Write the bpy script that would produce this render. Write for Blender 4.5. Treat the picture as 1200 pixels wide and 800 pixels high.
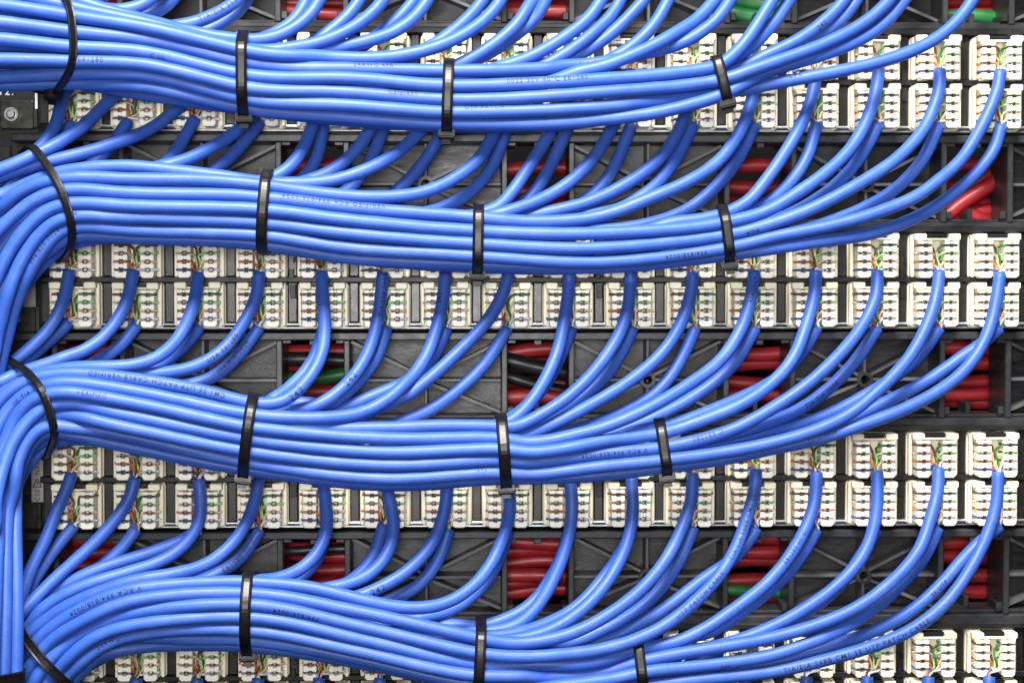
import bpy, bmesh, math, random
import numpy as np
from mathutils import Matrix, Vector

for o in list(bpy.data.objects): bpy.data.objects.remove(o)
scene = bpy.context.scene
COL = scene.collection
random.seed(7)
S = 0.00026            # one layout unit in metres (jack pitch 72 units = 18.7 mm)

# ------------------------------------------------------------------ camera
cam = bpy.data.cameras.new('camera'); cam_ob = bpy.data.objects.new('camera', cam); COL.objects.link(cam_ob)
cam.sensor_width = 36.0; cam.lens = 60.0; cam.clip_start = 0.01; cam.clip_end = 20.0
YAW, PITCH = 0.0254305, -0.0344044
fwd = Vector((math.sin(YAW)*math.cos(PITCH), math.cos(YAW)*math.cos(PITCH), math.sin(PITCH)))
rgt = Vector((math.cos(YAW), -math.sin(YAW), 0)); upv = rgt.cross(fwd)
cam_ob.matrix_world = Matrix(((rgt.x, upv.x, -fwd.x, -0.0139266), (rgt.y, upv.y, -fwd.y, -0.5191074), (rgt.z, upv.z, -fwd.z, 0.0182872), (0, 0, 0, 1)))
cam.dof.use_dof = True; cam.dof.focus_distance = 0.495; cam.dof.aperture_fstop = 22.0
scene.camera = cam_ob

# ------------------------------------------------------------------ world and lamps
world = bpy.data.worlds.new('World'); scene.world = world; world.use_nodes = True
bg = world.node_tree.nodes['Background']; bg.inputs[0].default_value = (0.75, 0.85, 1.0, 1); bg.inputs[1].default_value = 0.02
def area(name, loc, target, size, power, color, size_y=None):
    l = bpy.data.lights.new(name, 'AREA'); l.energy = power; l.color = color; l.size = size
    if size_y: l.shape = 'RECTANGLE'; l.size_y = size_y
    ob = bpy.data.objects.new(name, l); COL.objects.link(ob); ob.location = loc
    ob.rotation_euler = (Vector(target)-Vector(loc)).to_track_quat('-Z', 'Y').to_euler()
    return ob
area('key_softbox', (-0.06, -0.50, 0.62), (0.02, 0, -0.02), 0.32, 21.0, (1.0, 0.97, 0.92))
area('camera_flash', (-0.04, -0.62, 0.04), (0.0, 0, 0), 0.14, 2.3, (1.0, 0.99, 0.97))
scene.view_settings.view_transform = 'Standard'; scene.view_settings.look = 'None'
scene.view_settings.exposure = 0.42; scene.view_settings.gamma = 1.0; scene.view_settings.use_curve_mapping = False
scene.render.engine = 'CYCLES'
scene.render.resolution_x = 1024; scene.render.resolution_y = 682

# ------------------------------------------------------------------ materials
def mat(name, color, rough=0.45, metal=0.0, var=0.06, scale=900.0, bump=0.0, bscale=1500.0, stretch=(1, 1, 1), rvar=0.08, spec=0.5, objvar=0.0, dirt=0.0, dirtcol=(0.2, 0.17, 0.12), coat=0.0):
    m = bpy.data.materials.new(name); m.use_nodes = True; nt = m.node_tree; N = nt.nodes; L = nt.links
    b = N['Principled BSDF']; b.inputs['Metallic'].default_value = metal; b.inputs['Specular IOR Level'].default_value = spec
    b.inputs['Coat Weight'].default_value = coat; b.inputs['Coat Roughness'].default_value = 0.2
    tc = N.new('ShaderNodeTexCoord'); mp = N.new('ShaderNodeMapping'); mp.inputs['Scale'].default_value = stretch
    L.new(tc.outputs['Object'], mp.inputs['Vector'])
    oi = N.new('ShaderNodeObjectInfo')
    ad = N.new('ShaderNodeVectorMath'); ad.operation = 'ADD'; L.new(mp.outputs[0], ad.inputs[0])
    sc = N.new('ShaderNodeMath'); sc.operation = 'MULTIPLY'; sc.inputs[1].default_value = 7.0; L.new(oi.outputs['Random'], sc.inputs[0]); L.new(sc.outputs[0], ad.inputs[1])
    nz = N.new('ShaderNodeTexNoise'); nz.inputs['Scale'].default_value = scale; nz.inputs['Detail'].default_value = 4; L.new(ad.outputs[0], nz.inputs['Vector'])
    hs = N.new('ShaderNodeHueSaturation'); hs.inputs['Color'].default_value = (*color, 1)
    mr = N.new('ShaderNodeMapRange'); mr.inputs['To Min'].default_value = 1-var; mr.inputs['To Max'].default_value = 1+var
    mr.inputs['From Min'].default_value = 0.3; mr.inputs['From Max'].default_value = 0.7; L.new(nz.outputs['Fac'], mr.inputs['Value'])
    mo = N.new('ShaderNodeMapRange'); mo.inputs['To Min'].default_value = 1-objvar; mo.inputs['To Max'].default_value = 1+objvar; L.new(oi.outputs['Random'], mo.inputs['Value'])
    mm = N.new('ShaderNodeMath'); mm.operation = 'MULTIPLY'; L.new(mr.outputs[0], mm.inputs[0]); L.new(mo.outputs[0], mm.inputs[1]); L.new(mm.outputs[0], hs.inputs['Value'])
    out = hs.outputs[0]
    if dirt > 0:
        n2 = N.new('ShaderNodeTexNoise'); n2.inputs['Scale'].default_value = scale*0.23; n2.inputs['Detail'].default_value = 6; n2.inputs['Roughness'].default_value = 0.7; L.new(ad.outputs[0], n2.inputs['Vector'])
        r2 = N.new('ShaderNodeMapRange'); r2.inputs['From Min'].default_value = 0.52; r2.inputs['From Max'].default_value = 0.75; r2.inputs['To Max'].default_value = dirt; L.new(n2.outputs['Fac'], r2.inputs['Value'])
        mx = N.new('ShaderNodeMix'); mx.data_type = 'RGBA'; mx.inputs['B'].default_value = (*dirtcol, 1); L.new(r2.outputs[0], mx.inputs['Factor']); L.new(out, mx.inputs['A']); out = mx.outputs['Result']
    L.new(out, b.inputs['Base Color'])
    rr = N.new('ShaderNodeMapRange'); rr.inputs['To Min'].default_value = max(0.02, rough-rvar); rr.inputs['To Max'].default_value = min(1, rough+rvar); L.new(nz.outputs['Fac'], rr.inputs['Value']); L.new(rr.outputs[0], b.inputs['Roughness'])
    if bump > 0:
        nb = N.new('ShaderNodeTexNoise'); nb.inputs['Scale'].default_value = bscale; nb.inputs['Detail'].default_value = 3; L.new(ad.outputs[0], nb.inputs['Vector'])
        bp = N.new('ShaderNodeBump'); bp.inputs['Strength'].default_value = bump; bp.inputs['Distance'].default_value = 0.0002; L.new(nb.outputs['Fac'], bp.inputs['Height']); L.new(bp.outputs[0], b.inputs['Normal'])
    return m
M = dict(
    blue=mat('blue_jacket', (0.025, 0.080, 0.365), 0.50, spec=0.42, var=0.05, scale=260, bump=0.30, bscale=420, objvar=0.07, dirt=0.10, dirtcol=(0.25, 0.33, 0.6)),
    red=mat('red_jacket', (0.34, 0.016, 0.021), 0.42, var=0.08, scale=300, bump=0.2, bscale=400, objvar=0.15),
    green=mat('green_jacket', (0.008, 0.11, 0.024), 0.45, var=0.08, scale=300, bump=0.2, bscale=400),
    blackj=mat('black_jacket', (0.012, 0.012, 0.013), 0.40, scale=300, bump=0.2, bscale=400),
    cream=mat('cream_plastic', (0.82, 0.76, 0.57), 0.40, var=0.03, scale=500, bump=0.08, bscale=2500, dirt=0.18, dirtcol=(0.5, 0.42, 0.25), objvar=0.03),
    post=mat('white_plastic', (0.88, 0.85, 0.72), 0.38, var=0.03, scale=700, dirt=0.12, dirtcol=(0.55, 0.48, 0.32), objvar=0.03),
    contact=mat('dark_contact_metal', (0.035, 0.03, 0.022), 0.45, var=0.4, scale=1500),
    black=mat('black_plastic', (0.008, 0.008, 0.009), 0.42, var=0.25, scale=600, bump=0.25, bscale=2500, spec=0.32, dirt=0.2, dirtcol=(0.02, 0.019, 0.018)),
    taupe=mat('dark_taupe_plastic', (0.009, 0.008, 0.007), 0.33, var=0.2, scale=500, bump=0.25, bscale=2500, dirt=0.3, dirtcol=(0.022, 0.019, 0.016)),
    grey=mat('charcoal_plastic', (0.019, 0.020, 0.0225), 0.38, spec=0.4, var=0.18, scale=350, bump=0.2, bscale=2200, dirt=0.35, dirtcol=(0.05, 0.048, 0.046), rvar=0.12),
    plate=mat('scuffed_grey_plastic', (0.017, 0.017, 0.018), 0.36, spec=0.38, var=0.4, scale=130, bump=0.35, bscale=900, stretch=(1, 1, 5), dirt=0.45, dirtcol=(0.055, 0.053, 0.050), rvar=0.2, objvar=0.2),
    rib=mat('worn_rib_plastic', (0.062, 0.063, 0.067), 0.42, var=0.2, scale=350, bump=0.2, bscale=2200, dirt=0.3, dirtcol=(0.12, 0.118, 0.11)),
    steel=mat('bright_steel', (0.42, 0.42, 0.42), 0.36, metal=1.0, var=0.12, scale=800, stretch=(0.2, 1, 1), rvar=0.12),
    zinc=mat('zinc_plated_steel', (0.035, 0.036, 0.028), 0.40, metal=0.6, var=0.3, scale=500, dirt=0.5, dirtcol=(0.08, 0.08, 0.05), rvar=0.2),
    nylon=mat('black_nylon', (0.004, 0.004, 0.0045), 0.36, spec=0.30, var=0.2, scale=500, rvar=0.08, bump=0.05, bscale=1500),
    ink=mat('navy_ink', (0.002, 0.003, 0.02), 0.6, var=0.3, scale=1500),
    blackink=mat('black_ink', (0.01, 0.01, 0.012), 0.6, var=0.2),
    white=mat('white_print', (0.75, 0.75, 0.78), 0.5, var=0.1),
    sticker=mat('silver_grey_label', (0.36, 0.35, 0.33), 0.5, var=0.08, scale=500),
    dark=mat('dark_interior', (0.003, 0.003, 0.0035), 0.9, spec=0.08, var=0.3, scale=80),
)
WC = dict(brown=(0.13, 0.04, 0.015), orange=(0.50, 0.13, 0.02), blue=(0.02, 0.06, 0.30), green=(0.016, 0.12, 0.02),
          wbrown=(0.55, 0.36, 0.26), worange=(0.75, 0.48, 0.30), wblue=(0.62, 0.64, 0.75), wgreen=(0.30, 0.58, 0.20))
for k, c in WC.items(): M['w_'+k] = mat('wire_'+k, c, 0.4, var=0.15, scale=900)

# ------------------------------------------------------------------ mesh helpers (layout units: u right, v down, d towards the camera)
def W(u, v, d=0.0): return Vector(((u-600)*S, -d*S, (400-v)*S))
def link(name, me, m, parent=None, loc=(0, 0, 0)):
    o = bpy.data.objects.new(name, me); COL.objects.link(o); o.location = loc
    if m is not None and me is not None and not me.materials: me.materials.append(m)
    if parent is not None: o.parent = parent
    return o
def tag(o, label=None, cat=None, group=None, kind=None):
    if label: o['label'] = label
    if cat: o['category'] = cat
    if group: o['group'] = group
    if kind: o['kind'] = kind
    return o
def empty(name, loc):
    o = bpy.data.objects.new(name, None); COL.objects.link(o); o.location = loc; o.empty_display_size = 0.005; return o
class MB:
    """collects shapes given in units relative to an origin (u right, v DOWN, d forward)"""
    def __init__(self): self.v = []; self.f = []; self.sm = []
    def prism(self, poly, d0, d1, bev=0.0):
        """poly: list of (u,v), clockwise seen from the front or not; extruded from depth d0 (back) to d1 (front) with a bevelled front rim"""
        a = sum(poly[i][0]*poly[(i+1) % len(poly)][1]-poly[(i+1) % len(poly)][0]*poly[i][1] for i in range(len(poly)))
        if a > 0: poly = poly[::-1]
        n = len(poly); b = len(self.v); rings = [(poly, d0)]
        if bev > 0:
            cx = sum(p[0] for p in poly)/n; cy = sum(p[1] for p in poly)/n
            hx = max(abs(p[0]-cx) for p in poly); hy = max(abs(p[1]-cy) for p in poly)
            ins = [(cx+(p[0]-cx)*(1-bev/hx), cy+(p[1]-cy)*(1-bev/hy)) for p in poly]
            rings += [(poly, d1-bev), (ins, d1)]
        else: rings += [(poly, d1)]
        for pl, d in rings: self.v += [(p[0], p[1], d) for p in pl]
        for k in range(len(rings)-1):
            for i in range(n):
                j = (i+1) % n; self.f.append((b+k*n+i, b+k*n+j, b+(k+1)*n+j, b+(k+1)*n+i)); self.sm.append(False)
        self.f.append(tuple(b+(len(rings)-1)*n+i for i in range(n))); self.sm.append(False)
        self.f.append(tuple(b+i for i in reversed(range(n)))); self.sm.append(False)
        return self
    def box(self, u0, u1, v0, v1, d0, d1, bev=0.0): return self.prism([(u0, v0), (u1, v0), (u1, v1), (u0, v1)], d0, d1, bev)
    def bar(self, a, b, w, d0, d1, bev=0.0):
        dx, dy = b[0]-a[0], b[1]-a[1]; L = math.hypot(dx, dy); nx, ny = -dy/L*w/2, dx/L*w/2
        return self.prism([(a[0]+nx, a[1]+ny), (b[0]+nx, b[1]+ny), (b[0]-nx, b[1]-ny), (a[0]-nx, a[1]-ny)], d0, d1, bev)
    def ring(self, c, r0, r1, d0, d1, n=20):
        b = len(self.v)
        for i in range(n):
            t = 2*math.pi*i/n; x, y = math.cos(t), math.sin(t)
            for r, d in ((r1, d0), (r1, d1), (r0, d1), (r0, d0)): self.v.append((c[0]+x*r, c[1]+y*r, d))
        for i in range(n):
            j = (i+1) % n
            for k in range(4): self.f.append((b+4*i+k, b+4*i+(k+1) % 4, b+4*j+(k+1) % 4, b+4*j+k)); self.sm.append(k in (0, 2))
        return self
    def mesh(self, name):
        me = bpy.data.meshes.new(name)
        me.from_pydata([(x*S, -d*S, -y*S) for x, y, d in self.v], [], self.f)
        me.polygons.foreach_set('use_smooth', self.sm)
        bm = bmesh.new(); bm.from_mesh(me); bmesh.ops.recalc_face_normals(bm, faces=bm.faces); bm.to_mesh(me); bm.free()
        me.update(); return me
def rrect(u0, u1, v0, v1, r, n=4):
    p = []
    for cx, cy, a in ((u1-r, v0+r, -90), (u1-r, v1-r, 0), (u0+r, v1-r, 90), (u0+r, v0+r, 180)):
        for i in range(n+1):
            t = math.radians(a+90*i/n); p.append((cx+r*math.cos(t), cy+r*math.sin(t)))
    return p
def catmull(P, step):
    P = np.asarray(P, float); Q = np.vstack([2*P[0]-P[1], P, 2*P[-1]-P[-2]]); out = []
    for i in range(1, len(Q)-2):
        p0, p1, p2, p3 = Q[i-1:i+3]
        d = [max(np.linalg.norm(b-a), 1e-9)**.5 for a, b in ((p0, p1), (p1, p2), (p2, p3))]
        t1 = d[0]; t2 = t1+d[1]; t3 = t2+d[2]
        n = max(1, int(math.ceil(np.linalg.norm(p2-p1)/step)))
        t = np.linspace(t1, t2, n, endpoint=False)[:, None]
        A1 = (t1-t)/t1*p0+t/t1*p1; A2 = (t2-t)/(t2-t1)*p1+(t-t1)/(t2-t1)*p2; A3 = (t3-t)/(t3-t2)*p2+(t-t2)/(t3-t2)*p3
        B1 = (t2-t)/t2*A1+t/t2*A2; B2 = (t3-t)/(t3-t1)*A2+(t-t1)/(t3-t1)*A3
        out.append((t2-t)/(t2-t1)*B1+(t-t1)/(t2-t1)*B2)
    out.append(P[-1:]); return np.vstack(out)
def frames(P):
    T = np.gradient(P, axis=0); T /= np.linalg.norm(T, axis=1)[:, None]
    n = np.cross(T[0], (0, 0, 1.0)); 
    if np.linalg.norm(n) < .2: n = np.cross(T[0], (0, 1.0, 0))
    n /= np.linalg.norm(n); Ns = []
    for t in T:
        n = n-t*(n@t); n /= np.linalg.norm(n); Ns.append(n)
    Ns = np.array(Ns); return T, Ns, np.cross(T, Ns)
def tube(name, P, r, sides=12, rvar=None, origin=None):
    P = np.asarray(P, float); o = P[0] if origin is None else np.asarray(origin); P = P-o
    T, A, B = frames(P); n = len(P); rr = np.full(n, r) if rvar is None else r*rvar
    a = np.linspace(0, 2*np.pi, sides, endpoint=False)
    V = P[:, None, :]+rr[:, None, None]*(np.cos(a)[None, :, None]*A[:, None, :]+np.sin(a)[None, :, None]*B[:, None, :])
    V = V.reshape(-1, 3)
    i = np.arange(n-1)[:, None]*sides; k = np.arange(sides)[None, :]; k2 = (k+1) % sides
    F = np.stack([i+k, i+k2, i+sides+k2, i+sides+k], -1).reshape(-1, 4)
    me = bpy.data.meshes.new(name)
    faces = F.tolist(); nf = len(faces); faces += [list(range(sides))[::-1], list(range((n-1)*sides, n*sides))]
    me.from_pydata(V.tolist(), [], faces); me.polygons.foreach_set('use_smooth', [True]*nf+[False, False]); me.update()
    return me
ORD = ['zeroth', 'first', 'second', 'third', 'fourth', 'fifth', 'sixth', 'seventh', 'eighth', 'ninth', 'tenth', 'eleventh', 'twelfth', 'thirteenth', 'fourteenth', 'fifteenth', 'sixteenth']
def side(c): return ('%s column from the left' % ORD[c]) if c <= 8 else ('%s column from the right' % ORD[17-c])
ROWN = {1: 'top', 2: 'second', 3: 'third', 4: 'bottom'}
SPLIT = {0: -138.0, 1: 94.5, 2: 326.0, 3: 560.5, 4: 796.0}
def colu(c): return 628+72*(c-8.5)

# ------------------------------------------------------------------ rack: dark interior, patch panels, cable managers
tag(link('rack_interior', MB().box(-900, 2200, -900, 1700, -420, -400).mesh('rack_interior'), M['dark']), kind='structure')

def patch_panel(p):
    z = SPLIT[p]; o = empty('patch_panel', W(600, z, -40))
    tag(o, 'black patch panel carrying the %s double row of cream jacks' % ROWN[p], 'patch panel', 'patch panels')
    def part(name, mb, m, u=0, v=0): return link(name, mb.mesh(name), m, o)
    # local coords relative to (600,z,-40)
    part('face_plate', MB().box(-560, 720, -60, 60, -10, 0, 0), M['black'])
    part('middle_bar', MB().box(-556, 720, -3.5, 3.5, 0.2, 30, 1), M['black'])
    part('upper_rail', MB().box(-556, 720, -63, -55, -8, 34, 1.5), M['black'])
    div = MB().box(-5.2, 5.2, -54.8, -3.7, 0.2, 26, 1).box(-5.2, 5.2, 3.7, 50, 0.2, 26, 1).mesh('divider')
    clip = MB().box(-4, 2, -12, -1, 26.2, 31, .6).box(-3, 4, 6, 22, 26.2, 30, .6).box(1, 3.5, -26, -20, 26.2, 33, .4).mesh('clip')
    for c in range(0, 18):
        d = link('divider', div, M['taupe'], o, ((colu(c)+36-600)*S, 0, 0))
        if c % 5 == 4: link('clip', clip, M['black'], d)
    P = [((u)*S, 0, 0) for u in range(-555, 721, 25)]
    for dv, dd, r in ((52.5, 24, 2.6), (57.0, 22, 2.0)):
        link('steel_rod', tube('steel_rod', np.array(P), r*S, 10), M['steel'], o, (P[0][0], -dd*S, -dv*S))
    return o
for p in (1, 2, 3, 4): patch_panel(p)

WIN = [102.0, 364.0, 628.0, 890.0, 1147.0, 1409.0]
def manager(m):
    z = SPLIT[m]; o = empty('cable_manager', W(600, z+118, -60))
    nm = {0: 'cut by the top edge of the picture', 1: 'under the top jack rows', 2: 'under the second jack rows', 3: 'under the third jack rows'}[m]
    tag(o, 'charcoal cable manager frame with ribs and windows, '+nm, 'cable manager', 'cable manager frames')
    T, Bt = -56.0, 57.0            # frame top and bottom, relative v
    F = 52.0                        # front plane (d) relative to origin depth -60
    def part(name, mb, mt, par=o): return link(name, mb.mesh(name), mt, par)
    part('top_rail', MB().box(-585, 740, T, T+9, -10, F, 1.2), M['grey'])
    part('bottom_rail', MB().box(-585, 740, Bt-11, Bt, -10, F-2, 1.2), M['grey'])
    part('bottom_lip', MB().box(-585, 740, Bt-15, Bt-11.2, -10, F-14, .8), M['grey'])
    tab = MB().box(-4.5, 4.5, T+9.1, T+15, F-9, F-1.5, .8)
    for i, w in enumerate(WIN):
        x = w-600
        for s in (-1, 1):
            part('post', MB().box(x+s*39.5-3.5, x+s*39.5+3.5, T+9.1, Bt-11.1, -14, F-1, 1), M['grey'])
        part('corner_step', MB().box(x-35.8, x-26, T+9.1, T+13, -6, F-3, .6).box(x+26, x+35.8, T+9.1, T+13, -6, F-3, .6), M['grey'])
        part('sill_step', MB().box(x-35.8, x-29, Bt-24, Bt-15.1, 10, F-6, .6).box(x+29, x+35.8, Bt-24, Bt-15.1, 10, F-6, .6).box(x-3, x+3, Bt-28, Bt-15.1, -10, F-30, .6), M['grey'])
        link('latch_tab', tab.mesh('latch_tab'), M['grey'], o, (x*S, 0, 0))
        if i+1 < len(WIN):
            a, b = w+43.1-600, WIN[i+1]-43.1-600; c = (a+b)/2; mid = 1.0
            t, bb = T+9.1, Bt-15.1
            for (u0, u1) in ((a, c-2.0), (c+2.0, b)):
                for (v0, v1) in ((t, mid-2), (mid+2, bb)):
                    part('back_panel', MB().box(u0, u1, v0, v1, -8, random.uniform(-1, 3), 0), M['plate'])
            part('vertical_rib', MB().box(c-1.9, c+1.9, t, mid-9, -8, F-16, .7).box(c-1.9, c+1.9, mid+9, bb, -8, F-16, .7), M['rib'])
            part('horizontal_rib', MB().box(a, c-9, mid-1.9, mid+1.9, -8, F-15, .7).box(c+9, b, mid-1.9, mid+1.9, -8, F-15, .7), M['rib'])
            for (p0, p1) in (((a, t+2), (c-7, mid-5)), ((b, t+2), (c+7, mid-5)), ((a, bb-2), (c-7, mid+5)), ((b, bb-2), (c+7, mid+5))):
                part('diagonal_rib', MB().bar(p0, p1, 3.6, -4, F-20, .7), M['rib'])
            part('boss', MB().ring((c, mid), 5.5, 9.5, -8, F-13), M['grey'])
    return o
for m in (0, 1, 2, 3): manager(m)

# rack upright with cage nuts at the left
up = empty('rack_upright', W(20, 400, -60))
tag(up, 'black steel rack upright with cage nuts at the left edge', 'rack upright')
link('flange', MB().box(-120, -52, -560, 560, -20, 20, 1).mesh('flange'), M['black'], up)
link('column', MB().box(-50, 26, -560, 560, -30, 12, 1.5).mesh('column'), M['black'], up)
link('edge_fold', MB().box(22, 30, -560, 560, 12.2, 34, 1).mesh('edge_fold'), M['black'], up)
for v in (132, 372, 606):
    n = link('cage_nut', MB().prism(rrect(-26, 14, v-400-17, v-400+17, 3), 12.2, 22, 1.2).prism(rrect(14.3, 20, v-400-16, v-400+16, 2), 12.2, 27, 1).mesh('cage_nut'), M['zinc'], up)
    link('screw', MB().ring((-11, v-400), 5.4, 8.2, 22, 28).prism([(-11+5.6*math.cos(t*math.pi/6), v-400+5.6*math.sin(t*math.pi/6)) for t in range(12)], 20, 31, 1.5).mesh('screw'), M['steel'], n)
for v in (168, 268, 500):
    link('slot_block', MB().box(-34, -14, v-400, v-400+34, 12.2, 20, 1.5).box(-6, 18, v-400, v-400+34, 12.2, 20, 1.5).mesh('slot_block'), M['grey'], up)

# ------------------------------------------------------------------ keystone jacks
POSTY = [(8.8, 12.7), (15.5, 22.3), (25.1, 31.9), (34.7, 41.5), (44.3, 52.0)]
SLOTY = [14.1, 23.7, 33.3, 42.9]
def post_mesh(w, h, corner):
    u, v = w/2, h/2; k = min(1.9, h*.26)
    pts = [(-u, -v), (-2.6, -v), (-1.2, -v+k), (.6, -v+k*.4), (2.4, -v+k), (3.6, -v), (u, -v), (u, v), (3.6, v), (2.4, v-k), (.6, v-k*.4), (-1.2, v-k), (-2.6, v), (-u, v)]
    if corner: pts = [(-u, -v), (-2.6, -v), (-1.2, -v+k), (.6, -v+k*.4), (2.4, -v+k), (3.6, -v), (u, -v), (u, v-2.5), (u-2.5, v), (-u+2.5, v), (-u, v-2.5)]
    return MB().prism(pts, -16, 12, .7).mesh('post')
PM = [post_mesh(15.6, b-a, i == 4) for i, (a, b) in enumerate(POSTY)]
HOUS = MB().prism(rrect(-30, 30, 0, 53.5, 5.5), -40, -12, 1.5).prism(rrect(-29, -24.8, 2, 51, 1.8), -12.2, -4, .8).prism(rrect(24.8, 29, 2, 51, 1.8), -12.2, -4, .8).mesh('housing')
CAP = MB().prism(rrect(-27, -13, 0.3, 8, 2), -14, 8, 1).prism(rrect(13, 27, 0.3, 8, 2), -14, 8, 1).box(-12.8, 12.8, 5.6, 7.8, -14, 7, .5).box(-24, -22.6, 8.3, 11, -14, 9, .3).box(22.6, 24, 8.3, 11, -14, 9, .3).mesh('cap')
COMB = MB().box(-12.6, 12.6, 0.4, 3.4, -14, 3, 0)
for i in range(11): COMB.box(-11.8+i*2.2, -10.8+i*2.2, 3.3, 5.5, -12, 3.5, 0)
COMB = COMB.mesh('comb')
CONT = MB().box(-22.4, -7.6, 9, 51, -13.8, -7, 0).box(7.6, 22.4, 9, 51, -13.8, -7, 0)
for y in SLOTY:
    for s in (-1, 1):
        for q in (-3.2, 2.2): CONT.box(s*15+q-.9, s*15+q+.9, y-1.7, y+1.7, -7, 6, 0)
CONT = CONT.mesh('contact_strip')
CHAN = MB().box(-7, 7, 9, 52, -13.8, -11, 0).mesh('wire_channel')
def jack(c, p, up_):
    z = SPLIT[p]; v = z-54.0 if up_ else z+3.0
    o = empty('keystone_jack', W(colu(c)+random.uniform(-.5, .5), v+random.uniform(-.4, .4), 0))
    o.rotation_euler = (0, random.uniform(-.006, .006), 0)
    tag(o, 'cream %s keystone jack, %s, %s jack rows' % ('upper' if up_ else 'lower', side(c), ROWN[p]), 'jack', 'cream keystone jacks')
    link('housing', HOUS, M['cream'], o); link('cap', CAP, M['cream'], o); link('comb', COMB, M['black'], o)
    link('wire_channel', CHAN, M['cream'], o)
    cs = link('contact_strip', CONT, M['contact'], o)
    for s in (-1, 1):
        for (a, b), pm in zip(POSTY, PM):
            link('post', pm, M['post'], o, (s*15.2*S, 0, -(a+b)/2*S))
    return o
for p in (1, 2, 3, 4):
    for c in range(1, 17):
        for up_ in ((True, False)): 
            jack(c, p, up_)

# ------------------------------------------------------------------ cables seen through the manager windows
def back_cable(m, kind, col, pts, r=9.0):
    z = SPLIT[m]+118
    P = catmull([W(u, z+v, d) for u, v, d in pts], 9*S)
    o = link('%s_cable' % kind, tube('%s_cable' % kind, P, r*S, 12), M[col], None, P[0]); return o
nb = 0
MPOS = {0: 'the manager at the top edge', 1: 'the first full manager from the top', 2: 'the middle manager', 3: 'the lowest manager'}
LAYN = ['uppermost', 'second highest', 'middle', 'second lowest', 'lowest']
for m in (0, 1, 2, 3):
    base = {0: (-34, -16, 4, 20, 37), 1: (-22, 0, 16, 30, 44), 2: (-30, -10, 8, 22, 33), 3: (-30, -13, 3, 18, 36)}[m]
    for k, v in enumerate(base):
        rnd = random.Random(m*10+k)
        pts = [(u, v+rnd.uniform(-6, 6), -92-(k % 3)*17+rnd.uniform(-5, 5)) for u in range(-60, 1420, 88)]
        o = back_cable(m, 'red', 'red', pts)
        tag(o, '%s red cable behind the windows of %s' % (LAYN[k], MPOS[m]), 'cable', 'red cables behind the managers')
def extra(m, kind, col, w0, vs, d, label, r=9):
    w = WIN[w0]; pts = [(w-130, vs[0], d-70), (w-70, vs[0], d-14), (w-34, vs[1], d), (w, vs[2], d), (w+34, vs[3], d), (w+70, vs[4], d-14), (w+130, vs[4], d-70)]
    tag(back_cable(m, kind, col, pts, r), label, 'cable')
extra(2, 'green', 'green', 1, (6, 3, 1, -4, -10), -74, 'green cable between red ones, leftmost full window of the middle manager')
extra(2, 'black', 'blackj', 2, (-24, -20, -12, -6, 0), -72, 'upper thick black cable in the central window of the middle manager', 10)
extra(2, 'black', 'blackj', 2, (-6, 0, 10, 18, 24), -80, 'lower black cable in the central window of the middle manager', 8)
extra(2, 'black', 'blackj', 1, (-22, -22, -22, -20, -20), -76, 'black cable in the leftmost full window of the middle manager', 9)
extra(3, 'black', 'blackj', 1, (-22, -23, -25, -26, -26), -74, 'thin black cable above red ones, lowest manager, left window', 6)
extra(3, 'green', 'green', 3, (22, 26, 29, 30, 30), -74, 'green cable below red ones, third window of the lowest manager', 8)
extra(0, 'green', 'green', 3, (20, 24, 30, 33, 36), -70, 'lower green cable, third window at the top edge', 10)
extra(0, 'green', 'green', 3, (4, 8, 12, 16, 20), -78, 'upper green cable, third window at the top edge', 10)
extra(0, 'green', 'green', 4, (34, 32, 28, 30, 36), -70, 'bright green cable in the rightmost window at the top edge', 10)
extra(1, 'red', 'red', 4, (52, 44, 20, -2, -24), -68, 'red cable slanting up across the rightmost window under the top jacks')
extra(1, 'red', 'red', 4, (10, 18, 30, 44, 56), -74, 'red cable slanting down across the rightmost window under the top jacks')
extra(1, 'red', 'red', 4, (34, 36, 34, 30, 26), -80, 'lowest red cable of the tangle in the rightmost window under the top jacks')
extra(1, 'red', 'red', 4, (30, 26, 8, -14, -30), -86, 'darker red cable behind the slanting ones, rightmost window under the top jacks')
extra(2, 'red', 'red', 2, (26, 24, 24, 26, 28), -66, 'bright red cable below the black ones in the central window, middle manager')
extra(3, 'red', 'red', 2, (8, 6, 6, 7, 8), -66, 'glossy bright red cable in the central window of the lowest manager')

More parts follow.
